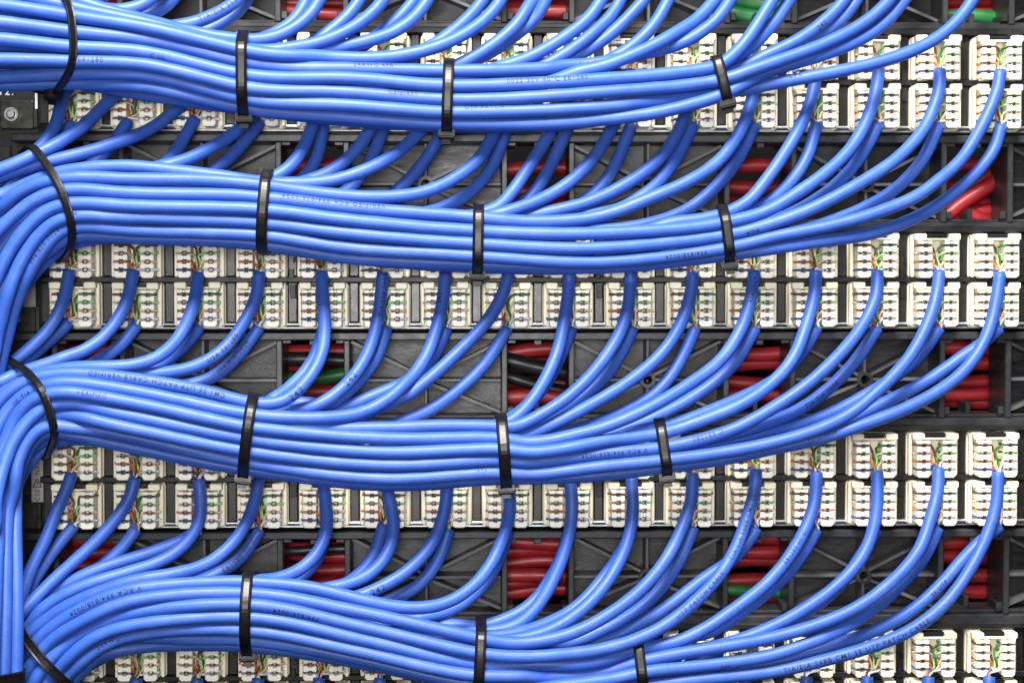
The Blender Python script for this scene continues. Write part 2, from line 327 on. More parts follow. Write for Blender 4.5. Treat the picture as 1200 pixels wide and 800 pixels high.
# ------------------------------------------------------------------ blue cables
BLUE = """1 E1 7314,-221,7092 -42,-85,-528 -24,-37,-210 -36,-39,-210 -50,-42,-207 -100,-68,-305 -85,-47,-198 -101,-48,-190 -177,-72,-269 -137,-47,-165 -156,-45,-148 -170,-42,-128 -183,-39,-108 -191,-36,-92 -292,-45,-113 -298,-33,-90 -297,-21,-72 -198,-6,-44 -294,1,-59 -390,20,-71 -389,31,-70 -193,17,-42 -99,3,-19 -200,-13,-33 -304,-43,-48 -305,-57,-45 -409,-94,-52 -505,-137,-73 -199,-41,-31 -297,-47,-34 -296,-33,-24 -393,-28,-24 -392,-15,-18 -684,-22,-22 -390,-23,-4 -291,-25,7 -579,-54,36 -481,-28,36 -386,1,19 -582,30,16 -290,9,21 -190,-2,25 -281,-12,54 -643,-50,164 -277,-20,64 -279,-18,48 -189,-7,20 -382,3,11 -674,22,-18 -670,6,-36 -381,-4,-17 -477,1,-17
1 E2 6414,-221,6322 -194,-133,-512 -97,-59,-197 -114,-61,-189 -192,-97,-271 -209,-97,-256 -155,-62,-153 -172,-57,-132 -184,-50,-111 -289,-61,-134 -194,-29,-75 -194,-21,-69 -682,-49,-210 -186,-27,-84 -364,-83,-196 -92,-14,-46 -189,-25,-77 -192,-22,-65 -292,-29,-82 -195,-14,-49 -195,-7,-41 -296,-8,-46 -595,-39,-70 -297,-16,-28 -296,-12,-19 -395,-10,-14 -493,-11,-4 -492,-17,4 -392,-23,8 -586,-40,33 -582,-27,44 -390,2,24 -488,19,30 -389,8,37 -288,-8,45 -189,-13,37 -647,-80,144 -185,-19,39 -283,-14,47 -192,4,21 -293,23,22 -296,29,10 -295,23,4 -293,10,-1 -673,-10,-24 -287,-7,-19 -475,-17,-36
1 E3 6382,-221,7086 -80,-87,-422 -47,-46,-210 -61,-50,-207 -120,-83,-304 -148,-88,-292 -176,-91,-277 -201,-90,-257 -148,-58,-158 -162,-55,-141 -86,-26,-65 -178,-48,-116 -185,-45,-103 -283,-57,-135 -384,-60,-153 -479,-53,-170 -285,-18,-100 -186,4,-66 -190,-1,-55 -294,-21,-57 -299,-36,-42 -401,-60,-44 -398,-58,-37 -297,-36,-26 -296,-26,-25 -489,-23,-39 -585,-6,-39 -488,-3,-16 -389,-8,-2 -486,-25,17 -193,-15,12 -577,-47,44 -288,-18,17 -289,-13,8 -577,-18,4 -286,-15,18 -188,-15,24 -186,-17,33 -640,-67,151 -367,-28,80 -186,-10,31 -281,-13,27 -282,-14,11 -470,-26,5 -559,-36,10 -280,-16,3 -373,-18,0 -467,-17,-5
1 E4 5484,-221,6318 -65,-60,-314 -77,-68,-311 -67,-47,-203 -87,-47,-195 -106,-46,-185 -128,-42,-170 -148,-35,-151 -164,-30,-131 -175,-23,-112 -183,-21,-99 -279,-27,-134 -276,-14,-132 -185,4,-79 -93,7,-34 -191,18,-49 -191,9,-41 -94,0,-32 -184,-15,-87 -189,-35,-88 -382,-81,-152 -374,-59,-148 -284,-30,-96 -293,-19,-68 -197,-10,-33 -299,-8,-35 -299,-6,-22 -400,-6,-15 -498,-4,-6 -498,-3,4 -398,-5,9 -496,-10,22 -494,-10,33 -492,-9,43 -491,-8,52 -587,-9,70 -585,-13,75 -485,-12,67 -483,-13,72 -673,-17,112 -384,-10,50 -290,-9,22 -290,-9,10 -485,-13,2 -678,-15,-4
1 E5 5452,-221,7081 -86,-92,-524 -83,-79,-415 -77,-57,-307 -100,-62,-301 -87,-45,-194 -50,-22,-93 -118,-47,-176 -141,-49,-159 -237,-72,-211 -169,-41,-125 -88,-18,-57 -179,-26,-101 -184,-15,-89 -183,-6,-85 -450,9,-215 -192,7,-65 -99,0,-25 -100,0,-18 -294,9,-38 -286,11,-66 -284,-1,-97 -285,-14,-101 -288,-23,-91 -194,-14,-47 -197,-13,-34 -296,-13,-32 -298,-9,-19 -398,-8,-13 -498,-6,-4 -596,-7,7 -496,-9,17 -395,-8,22 -493,-8,37 -491,-7,47 -489,-8,56 -487,-8,63 -485,-11,69 -483,-12,75 -385,-11,64 -670,-16,121 -191,-5,33 -383,-11,53 -289,-8,24 -386,-12,17 -387,-10,7 -579,-12,3
1 E6 4542,-221,6313 -90,-120,-426 -56,-62,-210 -81,-64,-200 -53,-33,-95 -311,-162,-446 -127,-58,-174 -209,-77,-240 -153,-43,-142 -82,-19,-63 -177,-34,-103 -181,-32,-91 -92,-12,-37 -95,-10,-28 -294,-21,-66 -193,-13,-64 -185,-10,-81 -530,-31,-276 -179,-11,-84 -184,-10,-70 -190,-9,-50 -194,-8,-33 -295,-10,-31 -595,-11,-27 -497,-5,-5 -497,-4,3 -495,-8,14 -395,-8,21 -491,-10,37 -490,-8,45 -488,-9,54 -584,-15,72 -483,-17,65 -481,-20,70 -383,-16,61 -572,-24,98 -190,-7,31 -380,-17,53 -287,-14,24 -287,-14,12 -383,-17,5 -671,-25,0
1 E7 4524,-221,7076 -96,-146,-538 -73,-94,-318 -104,-100,-311 -87,-69,-200 -99,-69,-195 -112,-66,-185 -182,-91,-267 -115,-54,-178 -229,-92,-350 -127,-40,-163 -69,-20,-76 -151,-41,-138 -82,-16,-58 -89,-13,-43 -94,-10,-30 -196,-16,-36 -501,-61,-65 -500,-67,-54 -596,-80,-53 -197,-29,-20 -99,-8,-7 -590,-14,-33 -490,-20,-24 -391,-19,-11 -293,-16,1 -388,-26,17 -675,-54,56 -479,-43,17 -386,-4,-4 -390,14,1 -193,3,10 -192,-2,19 -189,-6,29 -281,-16,56 -368,-33,87 -366,-40,85 -367,-42,63 -278,-31,22 -652,-65,26 -185,-14,15 -556,-34,60 -186,-12,15 -277,-21,10 -460,-40,-3
1 E8 3611,-221,7070 -27,-101,-427 -26,-83,-319 -44,-84,-317 -67,-86,-313 -66,-60,-203 -41,-31,-98 -99,-60,-188 -168,-85,-269 -128,-48,-163 -74,-22,-72 -162,-34,-125 -172,-20,-109 -90,-3,-44 -190,-8,-66 -390,-43,-108 -293,-32,-71 -393,-36,-78 -296,-28,-32 -101,-20,-7 -101,-28,-11 -196,-72,-39 -100,-24,-10 -590,-99,-39 -195,-29,-7 -196,-10,-3 -391,7,-4 -292,-6,1 -389,-25,4 -580,-57,5 -193,-15,4 -290,-13,0 -386,-5,0 -379,-29,28 -375,-41,48 -277,-30,56 -548,-56,129 -182,-19,41 -183,-20,35 -277,-29,41 -277,-28,30 -647,-58,55 -641,-51,80 -273,-28,31 -271,-35,18 -447,-69,17
1 E9 3614,-221,6308 -122,-84,-304 -134,-98,-299 -167,-109,-284 -193,-121,-268 -213,-129,-250 -159,-90,-149 -86,-46,-65 -270,-143,-174 -90,-40,-57 -182,-58,-105 -185,-38,-89 -278,-38,-122 -185,-14,-74 -190,-10,-57 -193,-8,-41 -95,0,-25 -275,26,-98 -179,11,-56 -264,5,-109 -442,-9,-195 -183,-6,-60 -94,-4,-22 -95,-3,-17 -191,-9,-17 -390,-12,-4 -686,-21,24 -684,-17,51 -389,-9,39 -388,-9,45 -386,-12,49 -384,-13,55 -670,-26,109 -662,-38,114 -561,-41,89 -281,-20,39 -282,-21,25 -377,-27,18 -378,-25,7 -566,-30,2
1 E10 2676,-221,6304 -83,-81,-415 -55,-43,-204 -35,-23,-99 -85,-46,-194 -192,-96,-376 -104,-48,-182 -124,-45,-167 -144,-42,-150 -158,-38,-132 -83,-16,-60 -174,-29,-106 -184,-23,-87 -187,-15,-74 -286,-8,-97 -289,8,-71 -389,22,-58 -487,-25,-98 -481,-9,-124 -193,0,-44 -292,2,-40 -296,2,-6 -397,-2,15 -594,-8,48 -395,-5,41 -393,-3,47 -393,-3,53 -489,-4,72 -389,-4,63 -486,-6,83 -290,-3,54 -482,-5,92 -193,-2,35 -387,-4,59 -292,-3,30 -391,-5,23 -489,-5,14 -587,-5,7
1 E11 2673,-221,7065 -105,-118,-629 -50,-40,-206 -69,-38,-200 -91,-42,-191 -209,-89,-370 -169,-67,-267 -125,-42,-169 -211,-55,-230 -223,-40,-213 -162,-17,-128 -173,-16,-114 -268,-28,-142 -186,-15,-81 -285,-24,-103 -290,-30,-83 -196,-2,-32 -299,11,-22 -200,1,-29 -675,-32,-156 -291,-12,-54 -293,-13,-24 -295,-12,5 -395,-10,28 -394,-6,40 -491,-7,60 -489,-9,70 -390,-9,61 -484,-12,83 -386,-11,71 -672,-17,132 -192,-5,36 -384,-10,62 -290,-8,31 -388,-12,26 -388,-10,14 -583,-13,12
1 E12 1752,-221,6299 -8,-52,-215 -22,-88,-321 -53,-98,-317 -58,-71,-207 -37,-38,-101 -46,-38,-97 -113,-79,-180 -67,-40,-82 -228,-123,-218 -157,-66,-136 -167,-50,-123 -171,-37,-112 -265,-38,-147 -184,-27,-78 -190,-11,-59 -193,5,-41 -378,17,-60 -486,-30,-90 -480,-17,-117 -193,-4,-39 -195,-2,-24 -293,-4,-5 -294,-5,16 -392,-8,35 -488,-10,56 -485,-12,65 -387,-14,56 -480,-19,77 -478,-21,83 -665,-27,124 -190,-8,34 -380,-16,55 -287,-14,26 -382,-18,19 -480,-20,11 -575,-18,5
1 E13 1750,-221,7060 -39,-122,-534 -23,-56,-212 -49,-70,-315 -51,-52,-207 -68,-57,-201 -131,-91,-291 -156,-93,-277 -118,-62,-173 -141,-59,-152 -160,-55,-132 -252,-75,-177 -262,-62,-155 -181,-32,-87 -94,-13,-36 -285,-28,-92 -286,-35,-86 -190,-17,-48 -97,-5,-15 -388,-8,-18 -194,-6,-23 -674,-31,-119 -192,-10,-30 -193,-10,-20 -291,-12,-3 -290,-11,20 -290,-10,30 -385,-14,50 -383,-17,57 -380,-21,61 -473,-29,82 -282,-16,52 -562,-32,110 -188,-10,35 -468,-29,69 -283,-18,26 -377,-25,20 -472,-26,12 -473,-21,6
1 E14 829,-221,7055 -22,-94,-425 -25,-84,-317 -24,-41,-209 -36,-42,-207 -81,-66,-303 -105,-64,-293 -78,-26,-191 -42,-4,-96 -50,6,-92 -60,10,-85 -69,7,-75 -74,-2,-66 -316,-60,-253 -167,-31,-115 -87,-12,-52 -180,-20,-88 -281,-18,-108 -190,-7,-61 -194,-4,-42 -98,-1,-10 -296,-2,1 -198,1,-8 -197,0,-18 -592,-5,-68 -197,-2,-18 -198,-3,-7 -296,-3,12 -491,-6,58 -585,-6,94 -679,-8,126 -290,-3,58 -577,-6,119 -193,-2,37 -387,-4,65 -291,-3,34 -391,-5,30 -489,-5,22 -587,-5,14
1 E15 830,-221,6294 -60,-31,-202 -98,-65,-302 -82,-49,-196 -49,-28,-95 -110,-61,-183 -126,-77,-171 -64,-54,-84 -59,-61,-87 -53,-58,-93 -55,-45,-92 -62,-35,-87 -69,-27,-78 -151,-44,-139 -161,-35,-124 -168,-29,-111 -175,-22,-99 -179,-13,-87 -186,-7,-67 -96,-3,-20 -98,-1,-10 -395,-2,-5 -396,2,-30 -591,1,-34 -296,4,1 -296,6,22 -391,-2,50 -678,-23,109 -481,-15,91 -574,-18,115 -286,-11,57 -382,-5,84 -383,-9,68 -288,-7,38 -387,-11,35 -387,-10,22 -581,-13,20
1 E16 -91,-221,7049 38,-204,-753 9,-102,-323 -1,-75,-215 -7,-39,-107 -32,-79,-212 -56,-81,-205 -37,-40,-99 -45,-39,-95 -53,-40,-90 -61,-38,-84 -141,-73,-151 -157,-68,-131 -168,-61,-111 -177,-52,-95 -182,-44,-77 -188,-33,-62 -191,-24,-48 -289,-21,-47 -292,-8,-21 -292,-13,0 -193,-21,6 -96,-18,4 -189,-51,6 -281,-92,-7 -191,-39,4 -190,-27,15 -188,-20,24 -281,-26,53 -368,-41,82 -454,-64,101 -183,-18,39 -186,-10,36 -281,-3,49 -284,2,41 -668,30,102 -284,5,46 -562,-12,76 -658,-10,62
1 E17 -104,-221,6290 -100,-154,-529 -27,-33,-103 -67,-70,-204 -83,-74,-196 -49,-37,-95 -53,-38,-91 -124,-76,-170 -139,-73,-155 -149,-69,-143 -78,-32,-66 -164,-59,-120 -172,-49,-105 -179,-39,-89 -183,-30,-76 -188,-23,-60 -192,-16,-32 -390,-13,-2 -194,-7,-15 -676,-30,-91 -194,-6,-22 -195,-1,-10 -194,-4,4 -290,-7,30 -384,-14,59 -571,-24,105 -285,-12,57 -473,-19,96 -189,-7,36 -475,-21,71 -286,-13,27 -382,-18,23 -383,-15,14 -575,-18,11
1 E18 -1008,-221,7044 7,-157,-640 -5,-56,-212 -15,-60,-212 -28,-65,-211 -43,-68,-207 -97,-106,-300 -87,-72,-190 -51,-35,-90 -119,-68,-165 -70,-33,-74 -74,-32,-68 -163,-60,-114 -87,-27,-47 -182,-50,-75 -187,-43,-59 -284,-47,-70 -190,-20,-44 -189,-11,-47 -191,-2,-35 -194,6,-6 -193,2,12 -192,-10,2 -287,-33,-7 -477,-54,-20 -190,-20,-2 -190,-18,7 -282,-24,32 -280,-20,49 -465,-29,93 -279,-16,53 -467,-29,69 -281,-18,26 -376,-24,24 -376,-20,14 -471,-21,11
1 E19 -1022,-221,6285 -110,-103,-409 -103,-81,-298 -87,-56,-191 -100,-57,-183 -112,-56,-174 -63,-27,-81 -66,-26,-78 -145,-48,-143 -229,-58,-197 -158,-29,-124 -83,-11,-54 -174,-16,-96 -183,-9,-76 -94,-2,-26 -97,-2,-15 -97,0,-3 -295,3,22 -397,11,20 -690,2,48 -491,22,63 -392,46,50 -99,11,19 -295,8,77 -386,-12,89 -193,-13,37 -660,-71,123 -191,-13,24 -290,-14,26 -680,-17,37
1 E20 -1925,-221,7039 93,-250,-756 33,-124,-325 15,-90,-216 -6,-93,-214 -34,-94,-211 -28,-47,-102 -34,-46,-98 -42,-44,-94 -52,-44,-89 -60,-42,-81 -139,-77,-144 -77,-36,-63 -163,-62,-111 -172,-49,-93 -179,-35,-76 -186,-20,-56 -191,-8,-36 -286,-25,-44 -191,-15,-12 -96,-7,2 -188,-16,19 -185,-18,38 -276,-30,70 -542,-80,143 -182,-21,46 -276,-16,66 -560,-15,115 -653,1,136 -378,25,84 -289,34,60 -196,22,33 -294,30,34 -294,27,25
1 E21 -1940,-221,6281 -99,-159,-527 -90,-103,-305 -123,-109,-291 -102,-71,-181 -59,-35,-84 -64,-33,-80 -141,-62,-144 -235,-77,-188 -168,-39,-105 -88,-16,-44 -183,-25,-70 -94,-11,-25 -96,-8,-16 -97,-3,-6 -97,-1,4 -489,8,68 -577,-27,102 -566,-44,120 -667,-33,120 -490,-2,51 -675,2,104 -288,-2,38 -289,-4,26 -387,-5,21
1 E22 -2852,-221,7033 117,-229,-647 45,-127,-324 19,-138,-325 -15,-96,-214 -19,-48,-104 -56,-93,-203 -77,-87,-193 -95,-80,-179 -58,-36,-81 -65,-33,-74 -72,-29,-66 -78,-26,-59 -82,-23,-51 -86,-18,-43 -89,-15,-35 -93,-10,-26 -94,-6,-17 -97,-2,-9 -97,2,0 -293,8,22 -286,-12,42 -281,-29,54 -185,-30,39 -368,-41,91 -460,-17,116 -629,-50,192 -450,-37,130 -271,-23,71 -184,-9,38 -188,-2,28 -575,14,51
1 E23 -2855,-221,6276 -41,-160,-432 -45,-129,-320 -71,-138,-312 -68,-92,-199 -42,-44,-94 -48,-44,-90 -58,-41,-82 -66,-39,-73 -74,-37,-64 -164,-64,-105 -87,-28,-44 -179,-46,-71 -186,-38,-48 -94,-15,-13 -95,-10,-4 -574,-37,54 -290,-17,10 -198,0,5 -195,2,17 -95,-3,15 -469,-30,89 -282,-14,52 -474,-22,64 -570,-26,45 -287,-11,13 -477,-16,15
1 E24 -3778,-221,7028 26,-180,-640 -1,-101,-319 -20,-114,-317 -30,-81,-208 -25,-41,-101 -69,-82,-193 -47,-40,-89 -54,-40,-84 -62,-38,-75 -71,-37,-67 -76,-36,-60 -162,-64,-102 -171,-53,-83 -89,-21,-34 -183,-29,-49 -188,-20,-30 -93,-18,-9 -186,-39,-7 -184,-43,2 -185,-38,17 -183,-29,29 -368,-40,60 -463,-43,53 -555,-57,41 -650,-50,28
1 E25 -3795,-221,6271 -20,-131,-532 -22,-56,-210 -40,-57,-206 -29,-29,-100 -36,-29,-96 -46,-29,-91 -56,-29,-83 -66,-28,-75 -152,-53,-127 -169,-49,-102 -89,-21,-42 -184,-38,-65 -95,-17,-24 -193,-26,-34 -388,-51,-25 -193,-18,14 -192,-6,42 -95,0,30 -467,12,172 -190,8,61 -285,14,79 -288,9,69 -194,3,36 -293,2,36 -689,-1,41
1 E26 -4707,-221,6267 -42,-132,-425 -31,-69,-209 -53,-72,-201 -38,-37,-96 -96,-77,-178 -119,-75,-159 -69,-37,-67 -77,-36,-55 -84,-34,-42 -88,-33,-28 -90,-30,-17 -93,-28,-8 -92,-26,-2 -187,-42,9 -375,-55,50 -188,-21,20 -667,-26,104 -479,-13,64 -570,-15,94
1 E27 -4702,-221,7023 -63,-236,-642 -25,-81,-212 -60,-128,-310 -60,-88,-198 -116,-136,-284 -93,-87,-177 -53,-42,-83 -58,-40,-77 -65,-38,-69 -73,-34,-56 -81,-31,-43 -85,-28,-31 -89,-23,-20 -91,-20,-10 -92,-15,1 -185,-16,28 -270,-21,80 -611,-53,228 -351,-36,115 -272,-15,63 -561,-10,79
1 E28 -5630,-221,6262 -72,-204,-538 -50,-87,-207 -36,-46,-97 -44,-46,-93 -51,-47,-86 -60,-47,-78 -68,-48,-65 -76,-46,-47 -84,-45,-26 -87,-43,-8 -87,-41,8 -260,-118,46 -173,-63,42 -179,-45,47 -183,-27,45 -186,-24,35 -187,-28,16 -370,-65,-7
2 16U 7342,-221,4112 -38,-48,-208 -32,-25,-102 -84,-53,-197 -152,-88,-288 -114,-63,-187 -121,-66,-181 -134,-68,-172 -155,-68,-154 -259,-99,-201 -267,-90,-186 -188,-52,-101 -196,-46,-83 -296,-54,-106 -295,-35,-92 -197,-14,-53 -295,-12,-71 -197,-5,-40 -591,-7,-115 -391,-11,-95 -293,-15,-63 -298,-19,-52 -299,-27,-43 -400,-45,-48 -400,-38,-39 -498,-46,-28 -496,-41,5 -395,-23,23 -588,-23,42 -490,-19,30 -294,-12,19 -586,-23,32 -194,-8,12 -388,-17,30 -386,-15,43 -574,-15,93 -192,-4,27 -385,-7,36 -483,-9,23 -289,-6,9 -482,-11,12 -383,-12,14 -478,-10,38 -191,2,10 -189,3,-15 -89,0,-26 -82,0,-41 -76,2,-55 -70,7,-66 -127,22,-151 -113,34,-163 -102,40,-171 -49,26,-88 -98,68,-176 -82,58,-185 -69,49,-189 -175,114,-577 -50,46,-195 -22,29,-102 -10,2,-106 -1,-83,-182 3,-56,-87 -1,-35,-98 -25,10,-95 -33,0,-87 -44,-3,-81 -159,-1,-245 -61,30,-93 -64,22,-88 -92,35,-75 -59,1,-79 -43,8,-88 -35,2,-91 -85,-12,-176 -38,-13,-92 -60,-14,-193
2 16L 7383,-156,3295 -56,-28,-201 -36,-15,-98 -47,-17,-94 -58,-18,-88 -138,-40,-164 -155,-47,-152 -252,-81,-211 -272,-91,-189 -191,-64,-110 -198,-65,-98 -305,-96,-124 -206,-59,-68 -209,-55,-55 -313,-68,-59 -312,-53,-41 -307,-35,-40 -401,-20,-61 -297,4,-46 -495,19,-74 -200,-2,-24 -301,-14,-36 -604,-60,-68 -502,-43,-39 -401,-36,-19 -400,-36,-3 -497,-36,16 -199,-12,8 -692,-39,31 -687,-42,24 -685,-32,33 -293,-6,20 -291,-3,32 -194,-1,30 -672,-3,120 -485,0,53 -485,-10,26 -290,-11,10 -579,-24,16 -192,-7,7 -480,-17,30 -190,-7,0 -92,-3,-10 -92,1,-22 -90,9,-35 -85,13,-45 -244,65,-166 -154,36,-126 -144,22,-139 -134,14,-143 -187,13,-226 -273,-6,-407 -159,5,-253 -140,-3,-266 -59,18,-79 -114,19,-161 -103,1,-166
2 15U 6420,-221,4122 -16,-61,-210 -22,-32,-103 -31,-33,-102 -81,-70,-200 -98,-74,-194 -126,-78,-178 -149,-79,-162 -162,-79,-148 -173,-75,-135 -272,-101,-178 -277,-80,-159 -274,-57,-149 -274,-37,-139 -277,-22,-123 -282,-13,-106 -381,-8,-119 -291,-6,-73 -198,-9,-38 -298,-24,-47 -400,-47,-49 -499,-66,-52 -597,-68,-42 -493,-35,-8 -589,-23,21 -489,-18,31 -390,-20,23 -486,-32,31 -484,-36,38 -386,-25,33 -576,-21,59 -575,1,78 -191,0,23 -288,-5,25 -287,-12,18 -572,-34,23 -665,-38,17 -380,-13,10 -476,-9,22 -190,3,-14 -185,6,-45 -86,5,-40 -80,7,-52 -142,18,-129 -64,9,-74 -114,14,-156 -96,3,-167 -119,11,-265 -68,27,-184 -131,104,-375 -58,44,-189 -68,39,-286 -59,9,-186 -38,0,-87 -142,-9,-246 -155,25,-254 -222,26,-329 -47,8,-88 -119,8,-278
2 15L 6432,-156,3306 -126,-33,-288 -97,-26,-185 -58,-14,-88 -134,-33,-163 -152,-38,-149 -167,-42,-135 -178,-45,-119 -287,-70,-148 -297,-70,-123 -302,-64,-105 -303,-53,-89 -304,-40,-72 -303,-25,-57 -303,-10,-42 -300,2,-48 -496,22,-85 -301,2,-44 -301,-6,-40 -302,-15,-33 -604,-17,-37 -706,-7,-13 -201,-1,0 -604,-3,1 -301,-3,6 -400,-8,16 -400,-9,22 -697,-17,58 -495,-8,58 -197,-1,28 -590,-1,93 -296,-1,39 -395,-3,42 -396,-3,29 -693,-5,35 -591,-2,9 -291,1,-13 -190,1,-28 -93,0,-23 -179,1,-66 -85,1,-43 -82,1,-49 -153,3,-116 -72,1,-65 -135,4,-140 -124,5,-152 -112,4,-163 -100,6,-170 -130,12,-269 -74,7,-186 -140,4,-383 -84,2,-190 -151,7,-268 -140,-16,-260 -253,-6,-538
2 14U 5499,-221,4120 -43,-67,-212 -55,-69,-208 -74,-75,-203 -92,-79,-197 -110,-82,-189 -129,-82,-176 -71,-41,-82 -156,-78,-151 -167,-71,-139 -258,-91,-189 -263,-68,-170 -263,-44,-161 -182,-21,-90 -191,-19,-68 -295,-30,-74 -198,-22,-38 -200,-25,-32 -402,-43,-46 -702,-79,-50 -597,-52,-24 -594,-28,-4 -492,-15,13 -393,-16,19 -392,-24,23 -487,-42,32 -678,-63,60 -481,-36,48 -287,-15,35 -574,-22,75 -479,-19,39 -383,-22,12 -667,-41,9 -477,-16,9 -288,3,13 -483,25,32 -193,12,-6 -95,5,-14 -93,4,-23 -89,5,-34 -86,3,-43 -80,4,-52 -75,4,-60 -137,8,-137 -178,14,-230 -149,18,-251 -164,24,-354 -86,5,-174 -139,-5,-253 -142,-18,-244 -142,17,-260 -139,4,-256 -95,14,-177
2 14L 5508,-156,3305 -215,-100,-374 -125,-58,-176 -142,-65,-165 -156,-70,-152 -168,-71,-139 -179,-68,-124 -278,-88,-162 -190,-48,-93 -97,-20,-39 -199,-32,-57 -301,-32,-61 -195,-16,-56 -478,-42,-165 -281,-18,-112 -189,-3,-70 -288,0,-82 -197,-4,-41 -399,-4,-56 -302,6,-34 -202,3,-14 -503,-2,-10 -603,-10,10 -400,-10,13 -600,-16,30 -498,-13,32 -397,-9,32 -594,-9,66 -196,-1,29 -589,-2,92 -393,-2,52 -394,-6,36 -395,-7,25 -394,-7,17 -394,-5,11 -489,-1,0 -287,3,-27 -186,3,-44 -89,2,-32 -169,6,-86 -79,3,-54 -148,9,-124 -70,5,-69 -128,12,-149 -117,8,-160 -106,2,-166 -133,-13,-257 -133,-24,-365 -59,-13,-187 -52,-19,-189 -21,-19,-94 -12,-20,-100 -20,4,-102 -64,27,-195 -77,28,-187 -137,38,-273 -55,4,-89 -59,-6,-83 -124,-20,-151 -112,2,-168
2 13U 4555,-221,4091 -73,-86,-310 -65,-62,-203 -87,-65,-195 -101,-70,-189 -170,-106,-272 -247,-138,-346 -262,-118,-327 -70,-26,-74 -77,-23,-67 -84,-21,-58 -90,-19,-49 -92,-17,-41 -192,-30,-66 -98,-13,-25 -198,-18,-36 -296,-12,-34 -193,-5,-42 -283,-16,-89 -468,-48,-168 -188,-25,-60 -190,-25,-48 -290,-26,-45 -195,-9,-13 -196,-5,-3 -589,-5,21 -393,-9,14 -394,-16,12 -393,-19,13 -392,-18,18 -390,-13,29 -291,-6,31 -291,-2,40 -675,2,111 -386,-7,47 -386,-13,31 -385,-16,27 -674,-25,34 -482,-5,12 -290,4,-6 -286,8,-29 -91,0,-21 -89,-3,-31 -83,-6,-40 -81,-9,-50 -80,-11,-57 -149,-19,-132 -69,-6,-71 -127,-5,-150 -118,-7,-158 -107,-10,-167 -93,-10,-175 -38,-6,-91 -64,-11,-188 -25,0,-97 -51,28,-188 -102,60,-267 -106,32,-269 -42,6,-87 -95,7,-169 -318,-1,-497
2 13L 4573,-156,3315 -93,-82,-306 -36,-29,-99 -44,-31,-98 -109,-69,-184 -134,-74,-170 -151,-78,-155 -166,-77,-137 -182,-71,-114 -192,-61,-90 -99,-26,-36 -201,-41,-57 -202,-26,-38 -202,-16,-27 -198,-19,-42 -383,-49,-125 -653,-74,-251 -189,-17,-57 -193,-14,-39 -195,-9,-25 -199,-6,-14 -599,-19,-15 -400,-15,1 -400,-17,4 -696,-22,32 -494,-12,36 -591,-11,59 -392,-4,53 -682,-1,107 -391,-4,48 -587,-15,48 -683,-19,34 -487,-7,10 -291,2,-5 -191,3,-17 -94,2,-15 -182,5,-49 -88,4,-34 -167,9,-89 -79,5,-53 -147,15,-122 -133,19,-136 -62,7,-74 -171,10,-241 -147,-7,-255 -86,-11,-177 -74,-9,-182 -124,-21,-372 -69,-9,-183 -87,7,-182 -94,4,-176 -302,-13,-514 -92,10,-183
2 12U 3625,-221,4102 -30,-79,-214 -42,-82,-210 -30,-44,-104 -77,-92,-202 -97,-96,-193 -115,-98,-183 -132,-96,-170 -73,-46,-78 -79,-45,-73 -169,-81,-127 -179,-70,-108 -184,-55,-96 -186,-42,-84 -188,-31,-77 -279,-31,-114 -279,-20,-107 -286,-16,-85 -294,-19,-50 -396,-29,-29 -395,-30,-2 -197,-17,11 -392,-42,37 -490,-4,39 -390,-20,25 -680,-58,46 -483,-41,42 -666,-51,82 -192,-6,20 -579,-7,55 -288,-15,9 -191,-13,2 -571,-41,3 -381,-19,7 -286,-5,16 -479,5,38 -191,5,-7 -95,2,-13 -186,5,-47 -90,4,-34 -171,10,-90 -156,14,-115 -150,15,-126 -211,22,-204 -125,14,-150 -164,15,-242 -143,9,-255 -324,7,-600
2 12L 3639,-156,3301 -189,-69,-377 -107,-40,-181 -60,-22,-87 -65,-24,-83 -142,-51,-157 -153,-56,-147 -162,-57,-136 -174,-56,-118 -92,-28,-50 -193,-51,-82 -198,-45,-63 -200,-37,-50 -303,-40,-51 -303,-22,-21 -200,-7,-22 -395,-2,-76 -589,19,-128 -198,4,-27 -300,-5,-13 -400,-9,9 -501,-14,22 -698,-15,51 -596,-6,65 -297,-1,42 -593,-1,92 -494,-1,61 -595,-4,55 -595,-5,39 -495,-2,19 -393,0,-5 -290,1,-33 -188,1,-46 -90,1,-31 -88,1,-39 -167,2,-95 -79,1,-56 -149,3,-126 -203,6,-214 -179,9,-238 -104,3,-169 -135,3,-265 -112,5,-275 -125,2,-373 -75,-1,-179 -132,-14,-256 -146,-6,-263 -135,-4,-272
2 11U 2683,-221,4099 -22,-43,-208 -35,-45,-206 -25,-23,-102 -68,-51,-198 -87,-54,-191 -104,-57,-182 -121,-60,-170 -69,-30,-79 -74,-30,-73 -162,-60,-132 -171,-58,-118 -268,-82,-157 -183,-49,-91 -188,-42,-78 -192,-36,-63 -195,-26,-51 -196,-18,-44 -293,-9,-59 -196,0,-29 -195,-6,-20 -94,-7,-18 -188,-20,-59 -197,-18,-48 -99,-8,-16 -291,-10,-30 -571,-25,-115 -290,-13,-29 -293,-10,5 -292,-7,26 -389,-3,52 -582,2,93 -487,-9,57 -681,-21,58 -583,-17,35 -485,-6,14 -386,1,-13 -189,3,-25 -93,2,-20 -181,5,-58 -86,0,-39 -164,3,-94 -78,2,-56 -146,6,-124 -199,11,-212 -119,9,-153 -111,11,-162 -148,21,-252 -83,11,-177 -99,8,-276 -91,-6,-283 -68,-5,-187 -177,-9,-347 -197,-3,-338
